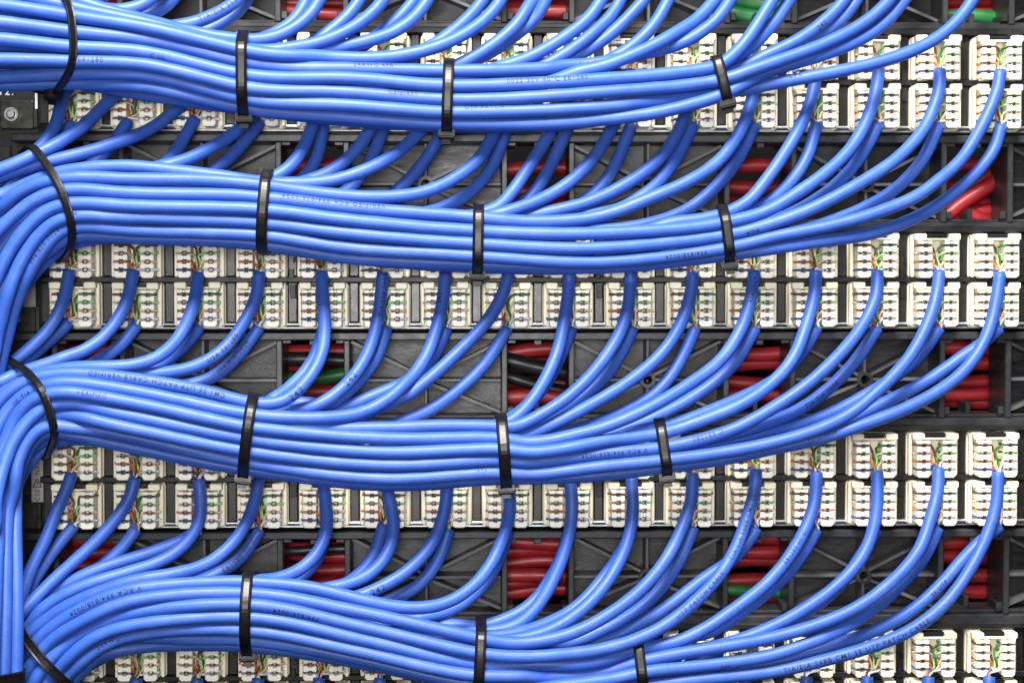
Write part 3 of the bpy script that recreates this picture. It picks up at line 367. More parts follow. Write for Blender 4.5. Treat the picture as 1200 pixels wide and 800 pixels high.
2 11L 2707,-156,3299 -260,-182,-471 -118,-82,-178 -65,-43,-85 -143,-87,-159 -77,-42,-73 -165,-79,-132 -175,-67,-113 -90,-28,-49 -94,-25,-39 -97,-21,-28 -295,-43,-43 -191,-18,-50 -276,-20,-104 -630,-38,-281 -184,-2,-67 -95,2,-26 -192,5,-32 -295,5,-15 -398,-4,7 -499,-13,28 -498,-9,43 -396,-6,43 -295,-2,41 -688,-1,107 -393,-4,49 -591,-10,52 -690,-13,39 -589,-4,15 -292,1,-11 -192,1,-24 -94,2,-19 -183,3,-57 -87,2,-37 -166,4,-95 -79,3,-56 -148,8,-125 -203,15,-212 -170,7,-239 -97,3,-172 -123,7,-273 -71,6,-187 -96,2,-281 -137,-8,-362 -86,-4,-168 -102,-3,-161 -96,-3,-176 -198,-9,-474
2 10U 1757,-221,4096 -56,-80,-310 -29,-28,-101 -81,-60,-193 -151,-100,-278 -158,-109,-274 -120,-75,-171 -135,-75,-158 -148,-75,-144 -79,-36,-67 -167,-70,-119 -175,-66,-103 -182,-62,-89 -187,-57,-72 -189,-42,-63 -96,-15,-28 -96,-10,-25 -193,-7,-41 -194,-5,-28 -292,-9,-3 -193,-12,-9 -385,-28,-48 -486,-26,-69 -194,-10,-18 -194,-9,-7 -194,-8,7 -290,-12,28 -675,4,103 -485,-6,52 -675,-25,57 -578,-19,35 -386,-5,9 -384,2,-13 -283,6,-40 -182,5,-53 -175,6,-82 -82,3,-49 -151,7,-119 -137,7,-138 -127,5,-151 -120,6,-157 -109,4,-162 -95,-4,-168 -81,-14,-173 -69,-31,-181 -65,-41,-183 -28,-17,-96 -41,-26,-197 -38,-9,-191 -21,3,-95
2 10L 1764,-156,3297 -194,-116,-486 -94,-54,-187 -53,-29,-90 -122,-59,-167 -71,-29,-75 -77,-27,-69 -167,-51,-119 -181,-42,-96 -93,-17,-38 -97,-14,-29 -98,-11,-20 -297,-17,-35 -98,0,-24 -289,8,-94 -389,-10,-72 -388,-1,-80 -196,2,-28 -198,5,-10 -299,2,6 -300,-2,20 -400,0,40 -598,8,75 -693,-7,110 -396,-3,49 -697,0,66 -597,2,40 -398,0,14 -395,0,-6 -290,0,-33 -188,0,-47 -91,0,-33 -175,0,-82 -83,0,-50 -157,1,-114 -74,0,-64 -138,1,-139 -188,2,-229 -114,3,-164 -103,4,-170 -134,5,-268 -77,4,-185 -69,2,-188 -150,12,-481
2 9U 832,-221,4094 -63,-100,-313 -60,-71,-203 -122,-114,-292 -148,-118,-279 -277,-181,-439 -168,-81,-256 -122,-37,-158 -68,-12,-72 -75,-8,-60 -85,-2,-43 -183,-7,-63 -190,-24,-36 -395,-47,-17 -198,-15,-15 -686,-51,-71 -195,-14,-12 -195,-13,-1 -194,-12,13 -289,-16,35 -195,-2,30 -492,12,66 -490,-3,55 -585,-15,56 -487,-13,36 -390,-7,19 -389,-1,0 -289,2,-22 -189,3,-35 -92,1,-26 -179,4,-67 -86,2,-42 -165,5,-99 -78,4,-56 -146,5,-127 -133,3,-141 -124,5,-151 -114,5,-159 -104,3,-166 -95,4,-172 -86,3,-177 -107,7,-272 -182,17,-535
2 9L 823,-156,3295 -170,-111,-384 -138,-95,-281 -157,-107,-269 -128,-75,-161 -73,-36,-70 -79,-35,-63 -84,-34,-53 -89,-32,-44 -186,-49,-76 -96,-14,-27 -97,-9,-19 -397,-17,-17 -497,6,-71 -201,1,-15 -395,-11,-7 -297,-3,6 -397,5,38 -395,11,60 -588,-18,83 -591,-11,67 -394,-5,37 -395,-4,32 -690,-4,33 -294,0,-1 -194,0,-14 -192,1,-29 -94,0,-21 -184,1,-58 -175,1,-80 -83,0,-49 -157,2,-112 -215,3,-199 -129,3,-147 -119,4,-156 -110,5,-164 -102,6,-168 -133,10,-264 -109,3,-279 -125,-2,-382
2 8U -92,-221,4091 -16,-117,-318 -35,-84,-208 -29,-45,-102 -75,-95,-196 -88,-101,-192 -96,-104,-184 -55,-52,-88 -61,-52,-82 -68,-51,-75 -75,-49,-68 -161,-94,-121 -170,-84,-104 -88,-38,-46 -182,-65,-73 -189,-50,-48 -193,-38,-26 -194,-28,-15 -292,-29,-3 -388,-25,22 -386,-24,42 -381,-42,52 -376,-61,47 -190,-15,20 -287,-3,26 -485,12,24 -289,-4,3 -576,-15,4 -575,-6,22 -288,2,-12 -193,12,-24 -192,21,-44 -94,13,-30 -182,30,-81 -86,18,-52 -82,23,-61 -79,38,-71 -89,64,-63 -98,65,-46 -92,34,-44 -76,11,-59 -61,4,-74 -49,-3,-83 -261,-18,-523 -245,21,-425
2 8L -103,-156,3293 -133,-116,-399 -79,-64,-192 -50,-34,-91 -57,-37,-86 -134,-78,-156 -75,-41,-71 -160,-81,-127 -173,-79,-105 -184,-73,-79 -95,-32,-28 -193,-56,-44 -98,-19,-18 -198,-24,-16 -296,-31,10 -197,-13,-2 -297,-12,-17 -495,-8,-35 -298,-1,-11 -296,-2,13 -197,-2,16 -690,-12,61 -591,-11,43 -393,-5,18 -392,-1,5 -292,1,-16 -191,1,-31 -185,1,-52 -177,2,-74 -165,3,-98 -79,2,-56 -147,4,-127 -200,7,-214 -121,7,-155 -111,8,-163 -150,15,-255 -125,10,-271 -70,2,-187 -156,-6,-471 -195,-17,-347 -146,-2,-261
2 7U -1013,-221,4088 -67,-133,-313 -66,-96,-200 -44,-50,-96 -105,-106,-181 -59,-55,-85 -128,-110,-162 -141,-108,-146 -76,-53,-67 -159,-97,-119 -84,-44,-53 -173,-79,-94 -179,-62,-79 -91,-24,-34 -187,-36,-55 -95,-12,-21 -193,-15,-28 -195,-3,-13 -196,0,-4 -291,-26,4 -189,-32,16 -287,-21,41 -192,-5,31 -290,0,35 -575,-23,69 -383,-18,32 -193,-6,4 -289,-7,-11 -193,1,-16 -294,27,-43 -194,26,-45 -285,43,-97 -278,40,-114 -91,5,-35 -90,-10,-34 -85,-32,-41 -66,-47,-67 -51,-33,-88 -47,-9,-91 -141,-2,-258 -302,0,-499 -143,8,-260
2 7L -1028,-156,3291 -257,-126,-452 -116,-57,-172 -128,-60,-160 -141,-60,-147 -153,-54,-133 -81,-23,-60 -84,-22,-54 -88,-19,-45 -92,-16,-32 -96,-14,-17 -97,-10,-2 -99,-8,7 -199,-9,18 -399,-7,21 -703,8,13 -402,6,19 -700,6,60 -400,2,30 -599,1,23 -297,0,-8 -196,0,-22 -192,0,-39 -94,0,-26 -183,0,-68 -87,0,-42 -167,0,-101 -79,0,-58 -149,0,-128 -203,1,-217 -181,2,-238 -108,3,-169 -100,5,-175 -133,9,-272 -111,3,-281 -122,0,-384
2 6U -1933,-221,4086 -52,-137,-416 -51,-75,-201 -73,-79,-193 -91,-82,-183 -51,-41,-87 -118,-82,-163 -67,-39,-74 -145,-74,-134 -161,-65,-111 -175,-53,-84 -184,-39,-65 -188,-23,-50 -193,-6,-35 -97,3,-13 -196,7,-1 -194,-10,12 -579,-67,12 -289,-27,-3 -482,-38,-8 -483,-19,-4 -288,-3,-15 -284,1,-40 -185,1,-49 -177,1,-69 -85,1,-43 -164,3,-98 -154,3,-114 -208,6,-200 -185,8,-225 -112,5,-160 -104,5,-166 -138,6,-259 -155,6,-361 -96,2,-279 -86,-1,-283 -25,-1,-97 -11,2,-95
2 6L -1951,-156,3289 -102,-128,-298 -76,-91,-194 -92,-98,-185 -108,-102,-171 -63,-50,-78 -70,-48,-70 -77,-45,-61 -82,-41,-52 -86,-38,-43 -91,-31,-35 -94,-27,-23 -95,-22,-9 -96,-18,2 -290,-34,28 -195,-11,4 -197,-6,0 -296,-12,18 -593,-15,17 -590,-11,33 -196,-2,9 -393,-3,7 -293,1,-11 -192,1,-24 -188,1,-43 -92,0,-29 -179,2,-73 -168,1,-94 -80,1,-54 -151,3,-122 -205,5,-209 -123,3,-153 -115,4,-161 -154,5,-253 -91,4,-177 -83,2,-181 -109,5,-276 -154,10,-459
2 5U -2877,-221,4071 -10,-149,-320 -29,-106,-208 -76,-169,-303 -92,-170,-293 -83,-104,-181 -54,-48,-82 -62,-44,-74 -70,-40,-65 -76,-35,-58 -82,-30,-47 -88,-26,-36 -92,-16,-28 -187,-30,-41 -95,-13,-7 -474,-61,-6 -378,-42,-31 -664,-42,-82 -477,-9,-36 -190,0,-22 -279,1,-58 -180,2,-60 -171,4,-81 -82,2,-49 -156,4,-111 -73,3,-62 -136,6,-136 -185,10,-224 -166,10,-239 -100,6,-169 -90,4,-174 -113,1,-269 -88,-11,-277 -97,-40,-372 -41,-36,-186 -29,-19,-199
2 5L -2873,-156,3288 -26,-69,-208 -37,-71,-203 -29,-36,-97 -39,-37,-94 -49,-37,-87 -58,-36,-80 -67,-33,-73 -73,-31,-65 -79,-27,-55 -87,-24,-40 -92,-19,-24 -95,-15,-5 -97,-12,5 -294,-16,29 -398,9,26 -404,34,19 -298,-10,37 -299,-5,27 -297,-8,14 -297,-5,0 -295,1,-23 -194,3,-37 -191,-3,-43 -93,-3,-26 -180,-4,-70 -172,-3,-91 -81,-1,-53 -154,-2,-120 -210,-2,-207 -188,-1,-230 -166,-1,-247 -147,0,-261 -129,2,-270 -141,3,-375 -121,8,-383
2 4U -3819,-221,3992 -28,-114,-312 -16,-40,-101 -26,-42,-98 -39,-43,-91 -50,-45,-85 -60,-47,-77 -67,-48,-71 -146,-98,-126 -233,-148,-165 -244,-140,-140 -169,-84,-73 -88,-37,-29 -179,-65,-47 -181,-51,-41 -184,-36,-40 -185,-27,-32 -283,-23,-28 -187,-7,-23 -270,-13,-73 -174,-6,-66 -252,-4,-124 -157,1,-104 -143,3,-123 -134,4,-136 -127,5,-143 -174,9,-231 -157,10,-245 -182,11,-344 -114,6,-269 -91,2,-277 -103,-2,-375
2 4L -3818,-156,3324 -175,-124,-251 -120,-87,-162 -131,-92,-149 -70,-47,-68 -150,-93,-121 -80,-44,-52 -168,-82,-80 -90,-26,-34 -94,-15,-23 -96,-8,-12 -195,-7,-10 -197,6,-30 -99,3,-7 -294,-15,15 -195,-8,-2 -194,-5,-17 -193,-1,-31 -188,-1,-48 -92,0,-30 -179,1,-76 -170,1,-93 -160,1,-112 -220,1,-193 -197,2,-219 -174,3,-239 -154,3,-255 -91,3,-177 -84,3,-181 -109,3,-278 -95,5,-283 -54,7,-192 -36,-15,-198
2 3U -4735,-221,3888 -99,-73,-177 -58,-37,-81 -133,-80,-147 -210,-132,-203 -74,-47,-61 -157,-94,-103 -165,-95,-86 -253,-133,-110 -171,-79,-66 -175,-68,-58 -177,-53,-54 -182,-36,-48 -186,-18,-49 -370,-21,-111 -265,-24,-99 -174,2,-76 -75,4,-55 -63,1,-68 -102,0,-157 -130,-4,-251 -165,0,-364 -131,-7,-271
2 3L -4800,-156,3360 -163,-255,-377 -91,-134,-177 -53,-68,-82 -60,-65,-73 -66,-62,-65 -73,-58,-53 -78,-55,-36 -84,-43,-36 -90,-29,-23 -93,-19,-12 -191,-21,-9 -193,-13,-14 -192,-7,-22 -286,-5,-51 -185,0,-57 -176,0,-79 -168,2,-98 -158,1,-115 -146,2,-130 -200,7,-217 -178,7,-237 -158,7,-252 -140,7,-263 -120,6,-272 -104,2,-281 -122,-1,-380
2 2U -5686,-221,3987 -111,-116,-166 -62,-61,-76 -129,-126,-142 -226,-263,-312 -122,-126,-142 -136,-114,-124 -146,-99,-110 -152,-85,-96 -158,-73,-86 -166,-47,-87 -172,-29,-77 -178,-11,-75 -85,-5,-45 -75,-7,-57 -64,-4,-70 -107,-3,-162 -212,10,-336 -209,30,-330
2 2L -5793,-156,3333 -140,-139,-266 -103,-101,-168 -56,-51,-78 -126,-102,-141 -71,-47,-60 -76,-43,-52 -163,-74,-88 -85,-25,-42 -261,-46,-120 -85,-8,-44 -165,-12,-102 -232,-5,-176 -144,0,-133 -198,2,-219 -120,3,-156 -164,7,-248 -97,4,-173 -130,7,-269 -115,5,-275 -98,1,-282
2 1U -6611,-221,3921 -69,-127,-189 -24,-65,-98 -27,-198,-305 -18,-64,-99 -28,-61,-93 -39,-57,-88 -46,-52,-82 -53,-46,-78 -61,-39,-71 -67,-32,-65 -148,-41,-118 -155,-13,-118 -144,-12,-129 -120,-27,-145 -52,-11,-81 -92,-17,-172 -168,-8,-342 -101,1,-264 -52,9,-188 -63,-1,-289 -98,-28,-373 -80,-9,-279
2 1L -6631,-156,3280 -73,-123,-188 -88,-129,-175 -110,-132,-152 -63,-63,-68 -139,-113,-115 -148,-88,-110 -73,-34,-59 -142,-45,-127 -134,-21,-140 -121,-4,-151 -164,4,-244 -151,6,-257 -90,5,-178 -77,-3,-183 -63,-14,-189 -81,-25,-288
3 16U 7372,-221,1057 -58,-60,-308 -77,-66,-303 -67,-49,-197 -42,-26,-96 -102,-54,-183 -122,-56,-173 -141,-57,-158 -161,-58,-140 -87,-29,-62 -182,-56,-113 -284,-79,-148 -293,-70,-127 -295,-56,-109 -393,-49,-131 -193,-10,-62 -192,-1,-63 -388,3,-106 -693,-5,-140 -297,-13,-62 -299,-17,-55 -502,-39,-69 -403,-36,-47 -401,-39,-44 -300,-24,-30 -299,-13,-24 -596,6,-31 -299,-2,-4 -399,-32,11 -198,-18,-3 -396,-36,-22 -493,-33,-31 -394,-16,-13 -394,-7,6 -393,2,24 -589,14,60 -586,8,77 -484,-7,76 -669,-31,132 -567,-36,125 -658,-38,146 -280,-24,63 -91,-12,20 -175,-37,37 -88,-10,4 -86,-7,-17 -81,-5,-38 -69,-6,-58 -56,-7,-72 -47,-7,-80 -40,-3,-83 -65,-2,-176 -51,11,-183 -15,1,-95 -3,-2,-95 3,-31,-195 5,-28,-94 47,-170,-458 28,-91,-276 23,-77,-277 16,-57,-279 5,-33,-282 -2,-10,-191 -9,-22,-670 6,-44,-567
3 16L 7400,-156,225 -158,-11,-137 -167,-13,-127 -266,-24,-170 -262,-32,-179 -270,-39,-168 -284,-47,-146 -484,-88,-222 -394,-78,-160 -401,-85,-141 -303,-59,-97 -301,-42,-85 -300,-26,-76 -299,-17,-69 -399,-12,-82 -301,0,-51 -399,16,-70 -400,30,-64 -304,9,-27 -304,-14,-14 -508,-30,-8 -607,-18,8 -404,-8,-4 -402,-8,-22 -601,-12,-60 -300,-7,-24 -401,-8,-10 -300,-5,11 -499,-5,48 -495,-3,76 -394,-2,70 -589,-3,109 -392,-3,74 -587,-4,114 -293,-2,56 -487,-2,86 -290,0,45 -191,-1,20 -189,-1,1 -182,-3,-25 -86,-3,-26 -82,-3,-36 -77,-5,-45 -71,-6,-54 -66,-9,-61 -58,-12,-66 -51,-16,-73 -46,-19,-78 -78,-44,-167 -55,-57,-175 -35,-66,-177 -16,-72,-175 -1,-76,-178 14,-156,-357 16,-107,-265 13,-84,-268 12,-50,-276 4,-23,-288 -4,-9,-294 -20,-3,-593 -15,7,-206 -44,16,-212 -32,-1,-100 -37,-7,-88 -73,-26,-163
3 15U 6445,-221,1083 -61,-89,-307 -62,-65,-199 -81,-69,-193 -151,-111,-277 -183,-115,-259 -141,-76,-158 -153,-72,-146 -240,-96,-206 -245,-80,-194 -170,-42,-117 -177,-35,-102 -186,-30,-85 -189,-24,-73 -289,-23,-93 -292,-15,-76 -392,-12,-86 -395,-13,-67 -398,-25,-55 -598,-48,-65 -696,-55,-59 -197,-13,-20 -489,-20,-61 -296,-5,-32 -200,-4,-5 -297,-18,21 -196,-17,5 -393,-37,-17 -586,-43,-40 -292,-13,-12 -293,-8,0 -389,1,22 -486,13,50 -677,23,96 -480,0,82 -473,-20,99 -655,-40,157 -280,-13,66 -376,-10,81 -283,-8,53 -187,-19,23 -180,-44,24 -177,-34,29 -86,-13,0 -85,-9,-22 -78,-7,-40 -70,-6,-57 -61,-4,-69 -51,-9,-76 -41,-11,-81 -61,-28,-172 -17,-11,-91 -12,-1,-95 -13,13,-99 -21,22,-101 -33,12,-98 -30,1,-92 -20,-11,-90 -8,-50,-182 4,-60,-183 19,-103,-271 20,-85,-274 10,-59,-276 2,-37,-282 -1,-23,-284 -7,-12,-284 -11,-2,-286 -7,10,-292 -3,17,-201 -17,47,-202 -13,33,-102
3 15L 6470,-156,226 -184,-28,-255 -134,-21,-161 -74,-12,-74 -163,-28,-135 -264,-50,-178 -276,-57,-163 -380,-81,-193 -291,-56,-127 -298,-51,-102 -407,-68,-104 -719,-112,-139 -608,-61,-104 -488,-43,-124 -579,-47,-189 -195,-7,-54 -198,-3,-39 -200,-3,-22 -301,-1,-16 -402,-1,-8 -606,-16,-8 -301,-10,-17 -601,-21,-47 -300,-8,-16 -301,-7,-4 -299,-5,10 -398,-5,34 -494,-4,70 -295,-3,50 -393,-3,71 -391,-5,71 -391,-7,72 -584,-10,110 -291,-3,54 -486,-1,85 -289,4,44 -190,3,19 -187,5,0 -91,2,-11 -89,2,-20 -85,0,-30 -79,-4,-40 -74,-8,-48 -67,-12,-56 -60,-16,-62 -99,-40,-139 -40,-23,-75 -60,-54,-157 -37,-64,-168 -12,-36,-86 -9,-79,-173 3,-124,-259 16,-149,-355 7,-63,-179 8,-52,-181 10,-55,-280 3,-28,-293 -4,-12,-297 -23,-5,-585 -3,-1,-191 -7,2,-101 -70,8,-191 -119,-21,-372
3 14U 5495,-221,1083 -17,-72,-205 -18,-38,-102 -30,-38,-98 -90,-81,-189 -115,-85,-178 -133,-87,-167 -221,-127,-231 -235,-114,-213 -243,-91,-198 -166,-45,-123 -254,-47,-171 -347,-38,-209 -267,-21,-142 -184,-13,-82 -286,-20,-96 -292,-21,-76 -296,-23,-61 -199,-18,-31 -200,-21,-23 -600,-65,-47 -694,-51,-80 -293,-28,-30 -194,-17,-2 -293,-21,22 -198,-15,4 -294,-23,-11 -489,-35,-27 -293,-17,-13 -293,-14,-4 -293,-10,8 -389,-8,25 -485,-4,47 -482,-10,61 -383,-18,57 -567,-45,103 -467,-42,101 -373,-28,83 -467,-16,100 -282,8,65 -191,23,45 -199,54,35 -102,24,9 -99,15,2 -97,9,-9 -95,12,-21 -88,6,-35 -79,1,-49 -70,0,-64 -123,-4,-148 -49,-5,-82 -40,-9,-88 -62,-28,-184 -48,-52,-179 -36,-67,-178 -11,-85,-181 4,-81,-179 31,-137,-366 8,-77,-174 6,-65,-176 7,-74,-278 -1,-52,-281 -2,-23,-188 -10,-16,-281 -11,-4,-284 -16,5,-383 -4,12,-195 -3,23,-199 -7,28,-108 -24,52,-100
3 14L 5517,-156,227 -176,-51,-262 -126,-38,-169 -139,-46,-159 -152,-52,-148 -162,-59,-138 -261,-98,-186 -184,-70,-108 -193,-72,-92 -302,-109,-105 -202,-58,-61 -202,-46,-55 -302,-50,-70 -202,-25,-38 -201,-17,-31 -299,-21,-59 -390,-31,-104 -480,-29,-145 -192,-4,-49 -195,-1,-35 -297,0,-25 -397,3,-12 -599,-15,-7 -397,-21,-24 -595,-26,-54 -396,-14,-26 -298,-8,-4 -297,-5,11 -492,-8,48 -489,-7,76 -390,-5,70 -485,-10,90 -387,-9,74 -578,-16,114 -289,-6,56 -385,-2,69 -385,7,61 -191,6,22 -189,9,5 -185,11,-21 -89,4,-22 -86,1,-31 -80,-3,-38 -75,-6,-47 -69,-10,-53 -120,-30,-124 -50,-19,-70 -44,-21,-74 -71,-49,-157 -49,-58,-166 -31,-65,-168 -7,-78,-170 5,-124,-262 10,-146,-366 13,-90,-277 10,-63,-282 3,-35,-283 1,-22,-374 -10,-5,-375 -18,1,-291 -19,-3,-196 -22,9,-103 -22,-1,-100 -23,-14,-93 -53,-14,-188
3 13U 4559,-221,1083 -19,-62,-206 -38,-65,-203 -63,-71,-198 -153,-153,-386 -90,-80,-185 -53,-39,-88 -127,-78,-163 -148,-72,-146 -161,-66,-131 -171,-57,-115 -179,-47,-101 -184,-35,-88 -285,-35,-109 -475,-34,-166 -193,-18,-56 -198,-28,-41 -302,-59,-35 -404,-94,-34 -395,-94,-65 -293,-46,-48 -292,-30,-33 -195,-11,0 -291,-1,34 -195,0,10 -392,-4,-10 -685,-23,-29 -293,-11,-4 -292,-10,8 -389,-9,25 -485,-6,45 -482,-8,59 -479,-14,72 -474,-22,86 -563,-30,119 -376,-13,80 -472,0,98 -469,6,114 -94,-4,14 -187,-8,0 -92,-6,-14 -86,-11,-25 -77,-16,-41 -72,-14,-54 -131,-25,-126 -104,-37,-140 -88,-40,-160 -35,-22,-85 -52,-56,-174 -52,-97,-264 -22,-66,-178 -4,-60,-177 6,-18,-93 2,0,-102 -30,5,-102 -40,-3,-92 -22,-16,-87 -10,-88,-268 9,-103,-362 2,-66,-270 -4,-22,-184 -6,-9,-187 -13,-3,-380 -9,-5,-473 -4,5,-197 -4,13,-106 -28,66,-104 -22,55,-105
3 13L 4591,-156,228 -111,-42,-178 -120,-46,-173 -137,-53,-160 -74,-30,-74 -163,-65,-136 -88,-35,-59 -187,-73,-101 -196,-76,-87 -297,-114,-118 -297,-104,-109 -294,-85,-104 -195,-45,-65 -198,-36,-52 -299,-38,-40 -195,-19,-40 -283,-29,-91 -653,-75,-238 -190,-21,-51 -97,-10,-19 -295,-28,-30 -492,-39,-31 -394,-19,-25 -687,-21,-49 -394,-9,-11 -491,-14,18 -392,-11,37 -485,-10,74 -482,-10,88 -577,-16,111 -287,-9,55 -476,-18,101 -286,-7,57 -286,-3,53 -288,4,47 -287,13,37 -191,14,12 -95,9,-2 -187,18,-23 -89,5,-23 -85,1,-32 -79,-3,-38 -144,-11,-93 -64,-11,-56 -115,-29,-129 -97,-39,-151 -40,-23,-82 -63,-54,-171 -38,-66,-172 -21,-73,-170 -10,-78,-175 12,-156,-366 16,-73,-185 14,-63,-185 9,-50,-186 3,-38,-186 3,-27,-186 2,-17,-184 -1,-10,-182 -8,-6,-277 -13,1,-284 -17,5,-191 -61,15,-369
3 12U 3625,-221,1083 -31,-60,-204 -44,-64,-202 -59,-69,-197 -79,-77,-190 -101,-82,-181 -119,-86,-168 -139,-89,-154 -158,-90,-133 -261,-130,-169 -356,-155,-206 -270,-93,-140 -181,-48,-86 -275,-50,-119 -279,-26,-102 -94,-4,-28 -573,-5,-141 -194,-8,-35 -195,-10,-16 -98,-4,3 -387,-20,56 -196,-12,11 -196,-16,2 -587,-56,-6 -389,-37,2 -484,-46,20 -386,-29,27 -673,-30,63 -667,-34,82 -283,-9,54 -375,-8,83 -561,-13,128 -373,-11,77 -466,-25,88 -370,-35,60 -189,-3,4 -95,6,-8 -94,9,-18 -92,16,-30 -87,15,-41 -80,19,-53 -74,21,-66 -67,19,-75 -60,12,-80 -49,3,-83 -77,-1,-178 -30,-3,-89 -26,-14,-85 -20,-22,-88 -36,-57,-176 -50,-101,-269 -31,-106,-282 -19,-47,-87 -16,-78,-74 16,-115,-65 42,-91,-85 28,-46,-98 20,-67,-187 -5,-56,-182 -27,-41,-178 -26,-10,-88 -31,2,-88 -63,23,-178 -71,3,-168 -38,11,-89 -67,37,-192 -52,35,-201 -169,52,-583
3 12L 3653,-156,229 -153,-36,-271 -112,-28,-174 -131,-32,-159 -153,-38,-140 -167,-42,-125 -265,-71,-166 -277,-75,-145 -379,-96,-167 -290,-64,-108 -194,-35,-64 -195,-28,-60 -197,-20,-49 -199,-10,-31 -400,-8,-18 -299,-13,-35 -393,-8,-74 -486,-1,-121 -296,2,-56 -397,-12,-39 -399,-10,-17 -399,-5,10 -398,-4,38 -396,-2,58 -591,-2,106 -490,-3,94 -294,-1,58 -195,-2,40 -585,-3,122 -390,0,76 -390,4,68 -293,7,38 -291,11,14 -190,9,-16 -184,8,-48 -171,3,-78 -154,-4,-107 -67,-7,-63 -119,-21,-145 -53,-14,-78 -47,-18,-81 -77,-48,-168 -53,-59,-170 -34,-69,-170 -10,-38,-88 -9,-84,-180 17,-213,-448 15,-109,-266 14,-82,-270 12,-50,-280 6,-34,-383 -6,-13,-390 -23,-9,-587 -3,-16,-94 8,-110,-250
3 11U 2693,-221,1057 -23,-44,-205 -43,-47,-201 -31,-25,-98 -78,-53,-191 -97,-58,-182 -116,-61,-171 -133,-65,-157 -150,-66,-142 -162,-67,-128 -255,-99,-172 -265,-93,-155 -359,-107,-189 -271,-64,-133 -274,-47,-124 -278,-32,-109 -190,-13,-61 -194,-10,-40 -491,-23,-54 -582,-42,-101 -293,-16,-46 -293,-16,-24 -195,-9,2 -489,-16,43 -486,-11,75 -483,-12,89 -482,-11,93 -386,-11,71 -566,-26,135 -379,-12,80 -286,-5,48 -284,-3,34 -189,-1,12 -187,2,1 -188,7,-15 -92,6,-16 -181,18,-55 -85,6,-38 -159,4,-91 -137,-9,-106 -60,-13,-62 -105,-32,-143 -42,-24,-76 -66,-65,-159 -46,-75,-164 -29,-79,-170 -17,-75,-174 -5,-80,-178 16,-161,-353 28,-159,-534 9,-46,-186 7,-39,-192 3,-23,-199 -5,-14,-302 -30,-3,-655 -30,-1,-308
3 11L 2744,-156,230 -133,-57,-282 -96,-43,-183 -110,-49,-175 -126,-56,-163 -146,-62,-145 -81,-33,-63 -177,-67,-107 -186,-68,-91 -286,-98,-119 -291,-86,-98 -295,-75,-80 -198,-37,-36 -294,-23,-30 -573,-17,-121 -283,-8,-88 -459,-17,-178 -189,1,-59 -97,1,-22 -293,2,-41 -297,-2,-12 -298,-4,12 -396,-4,39 -395,-4,58 -490,-4,87 -683,-9,129 -292,-5,58 -679,-11,137 -387,-4,74 -388,0,66 -290,3,40 -191,3,13 -188,3,-8 -182,1,-38 -86,-1,-31 -83,-2,-41 -76,-5,-50 -139,-16,-120 -117,-24,-140 -49,-17,-75 -42,-19,-78 -67,-46,-163 -47,-56,-169 -29,-65,-172 -12,-110,-265 23,-234,-541 12,-93,-266 8,-45,-180 8,-44,-276 2,-23,-282 -6,-11,-381 -21,0,-475 -7,-7,-227
3 10U 1750,-221,1083 -11,-68,-206 -22,-72,-204 -43,-77,-200 -30,-42,-97 -36,-43,-96 -91,-89,-182 -110,-93,-171 -123,-92,-162 -132,-91,-154 -141,-86,-144 -149,-79,-134 -159,-69,-121 -167,-59,-108 -173,-46,-98 -175,-34,-91 -90,-14,-39 -92,-12,-30 -94,-10,-15 -96,-9,0 -393,-27,17 -494,-29,4 -589,-50,-16 -196,-13,-5 -294,-8,-3 -391,1,-5 -295,-4,15 -581,-14,73 -288,6,47 -191,15,48 -96,16,27 -196,46,43 -196,36,24 -398,34,6 -200,11,10 -687,-10,64 -491,4,27 -291,10,-9 -191,8,-27 -182,7,-51 -86,2,-37 -165,3,-91 -153,1,-115 -69,-2,-64 -118,-17,-146 -49,-15,-78 -42,-19,-82 -63,-49,-173 -45,-64,-175 -17,-36,-88 -25,-77,-179 -16,-82,-182 -3,-88,-183 11,-131,-275 13,-114,-284 5,-32,-97 11,-50,-195 16,-44,-288 7,-28,-377 -15,-24,-361 -35,-48,-511 -24,-5,-215
3 10L 1797,-156,231 -145,-90,-275 -103,-64,-178 -118,-73,-167 -66,-39,-78 -145,-84,-145 -158,-86,-128 -171,-85,-112 -267,-114,-145 -181,-60,-89 -184,-43,-77 -194,-26,-46 -291,-6,-57 -191,-13,-48 -554,-78,-186 -366,-37,-132 -185,-19,-54 -94,-8,-20 -192,-14,-25 -291,-15,-6 -294,-9,20 -293,-7,36 -486,-8,81 -678,-12,127 -289,-8,58 -672,-18,141 -192,-5,40 -287,-5,57 -481,1,87 -289,6,41 -287,11,18 -189,8,-11 -92,5,-15 -90,4,-23 -86,1,-33 -159,-5,-88 -73,-5,-54 -129,-18,-129 -109,-28,-148 -47,-16,-79 -40,-19,-80 -68,-45,-164 -27,-26,-83 -37,-62,-171 -19,-69,-178 -3,-75,-182 12,-159,-367 15,-110,-273 14,-82,-271 6,-51,-272 3,-28,-282 0,-13,-395 -9,-1,-299 -22,8,-291 -28,12,-196 -44,8,-193 -49,-9,-185 -61,-15,-173
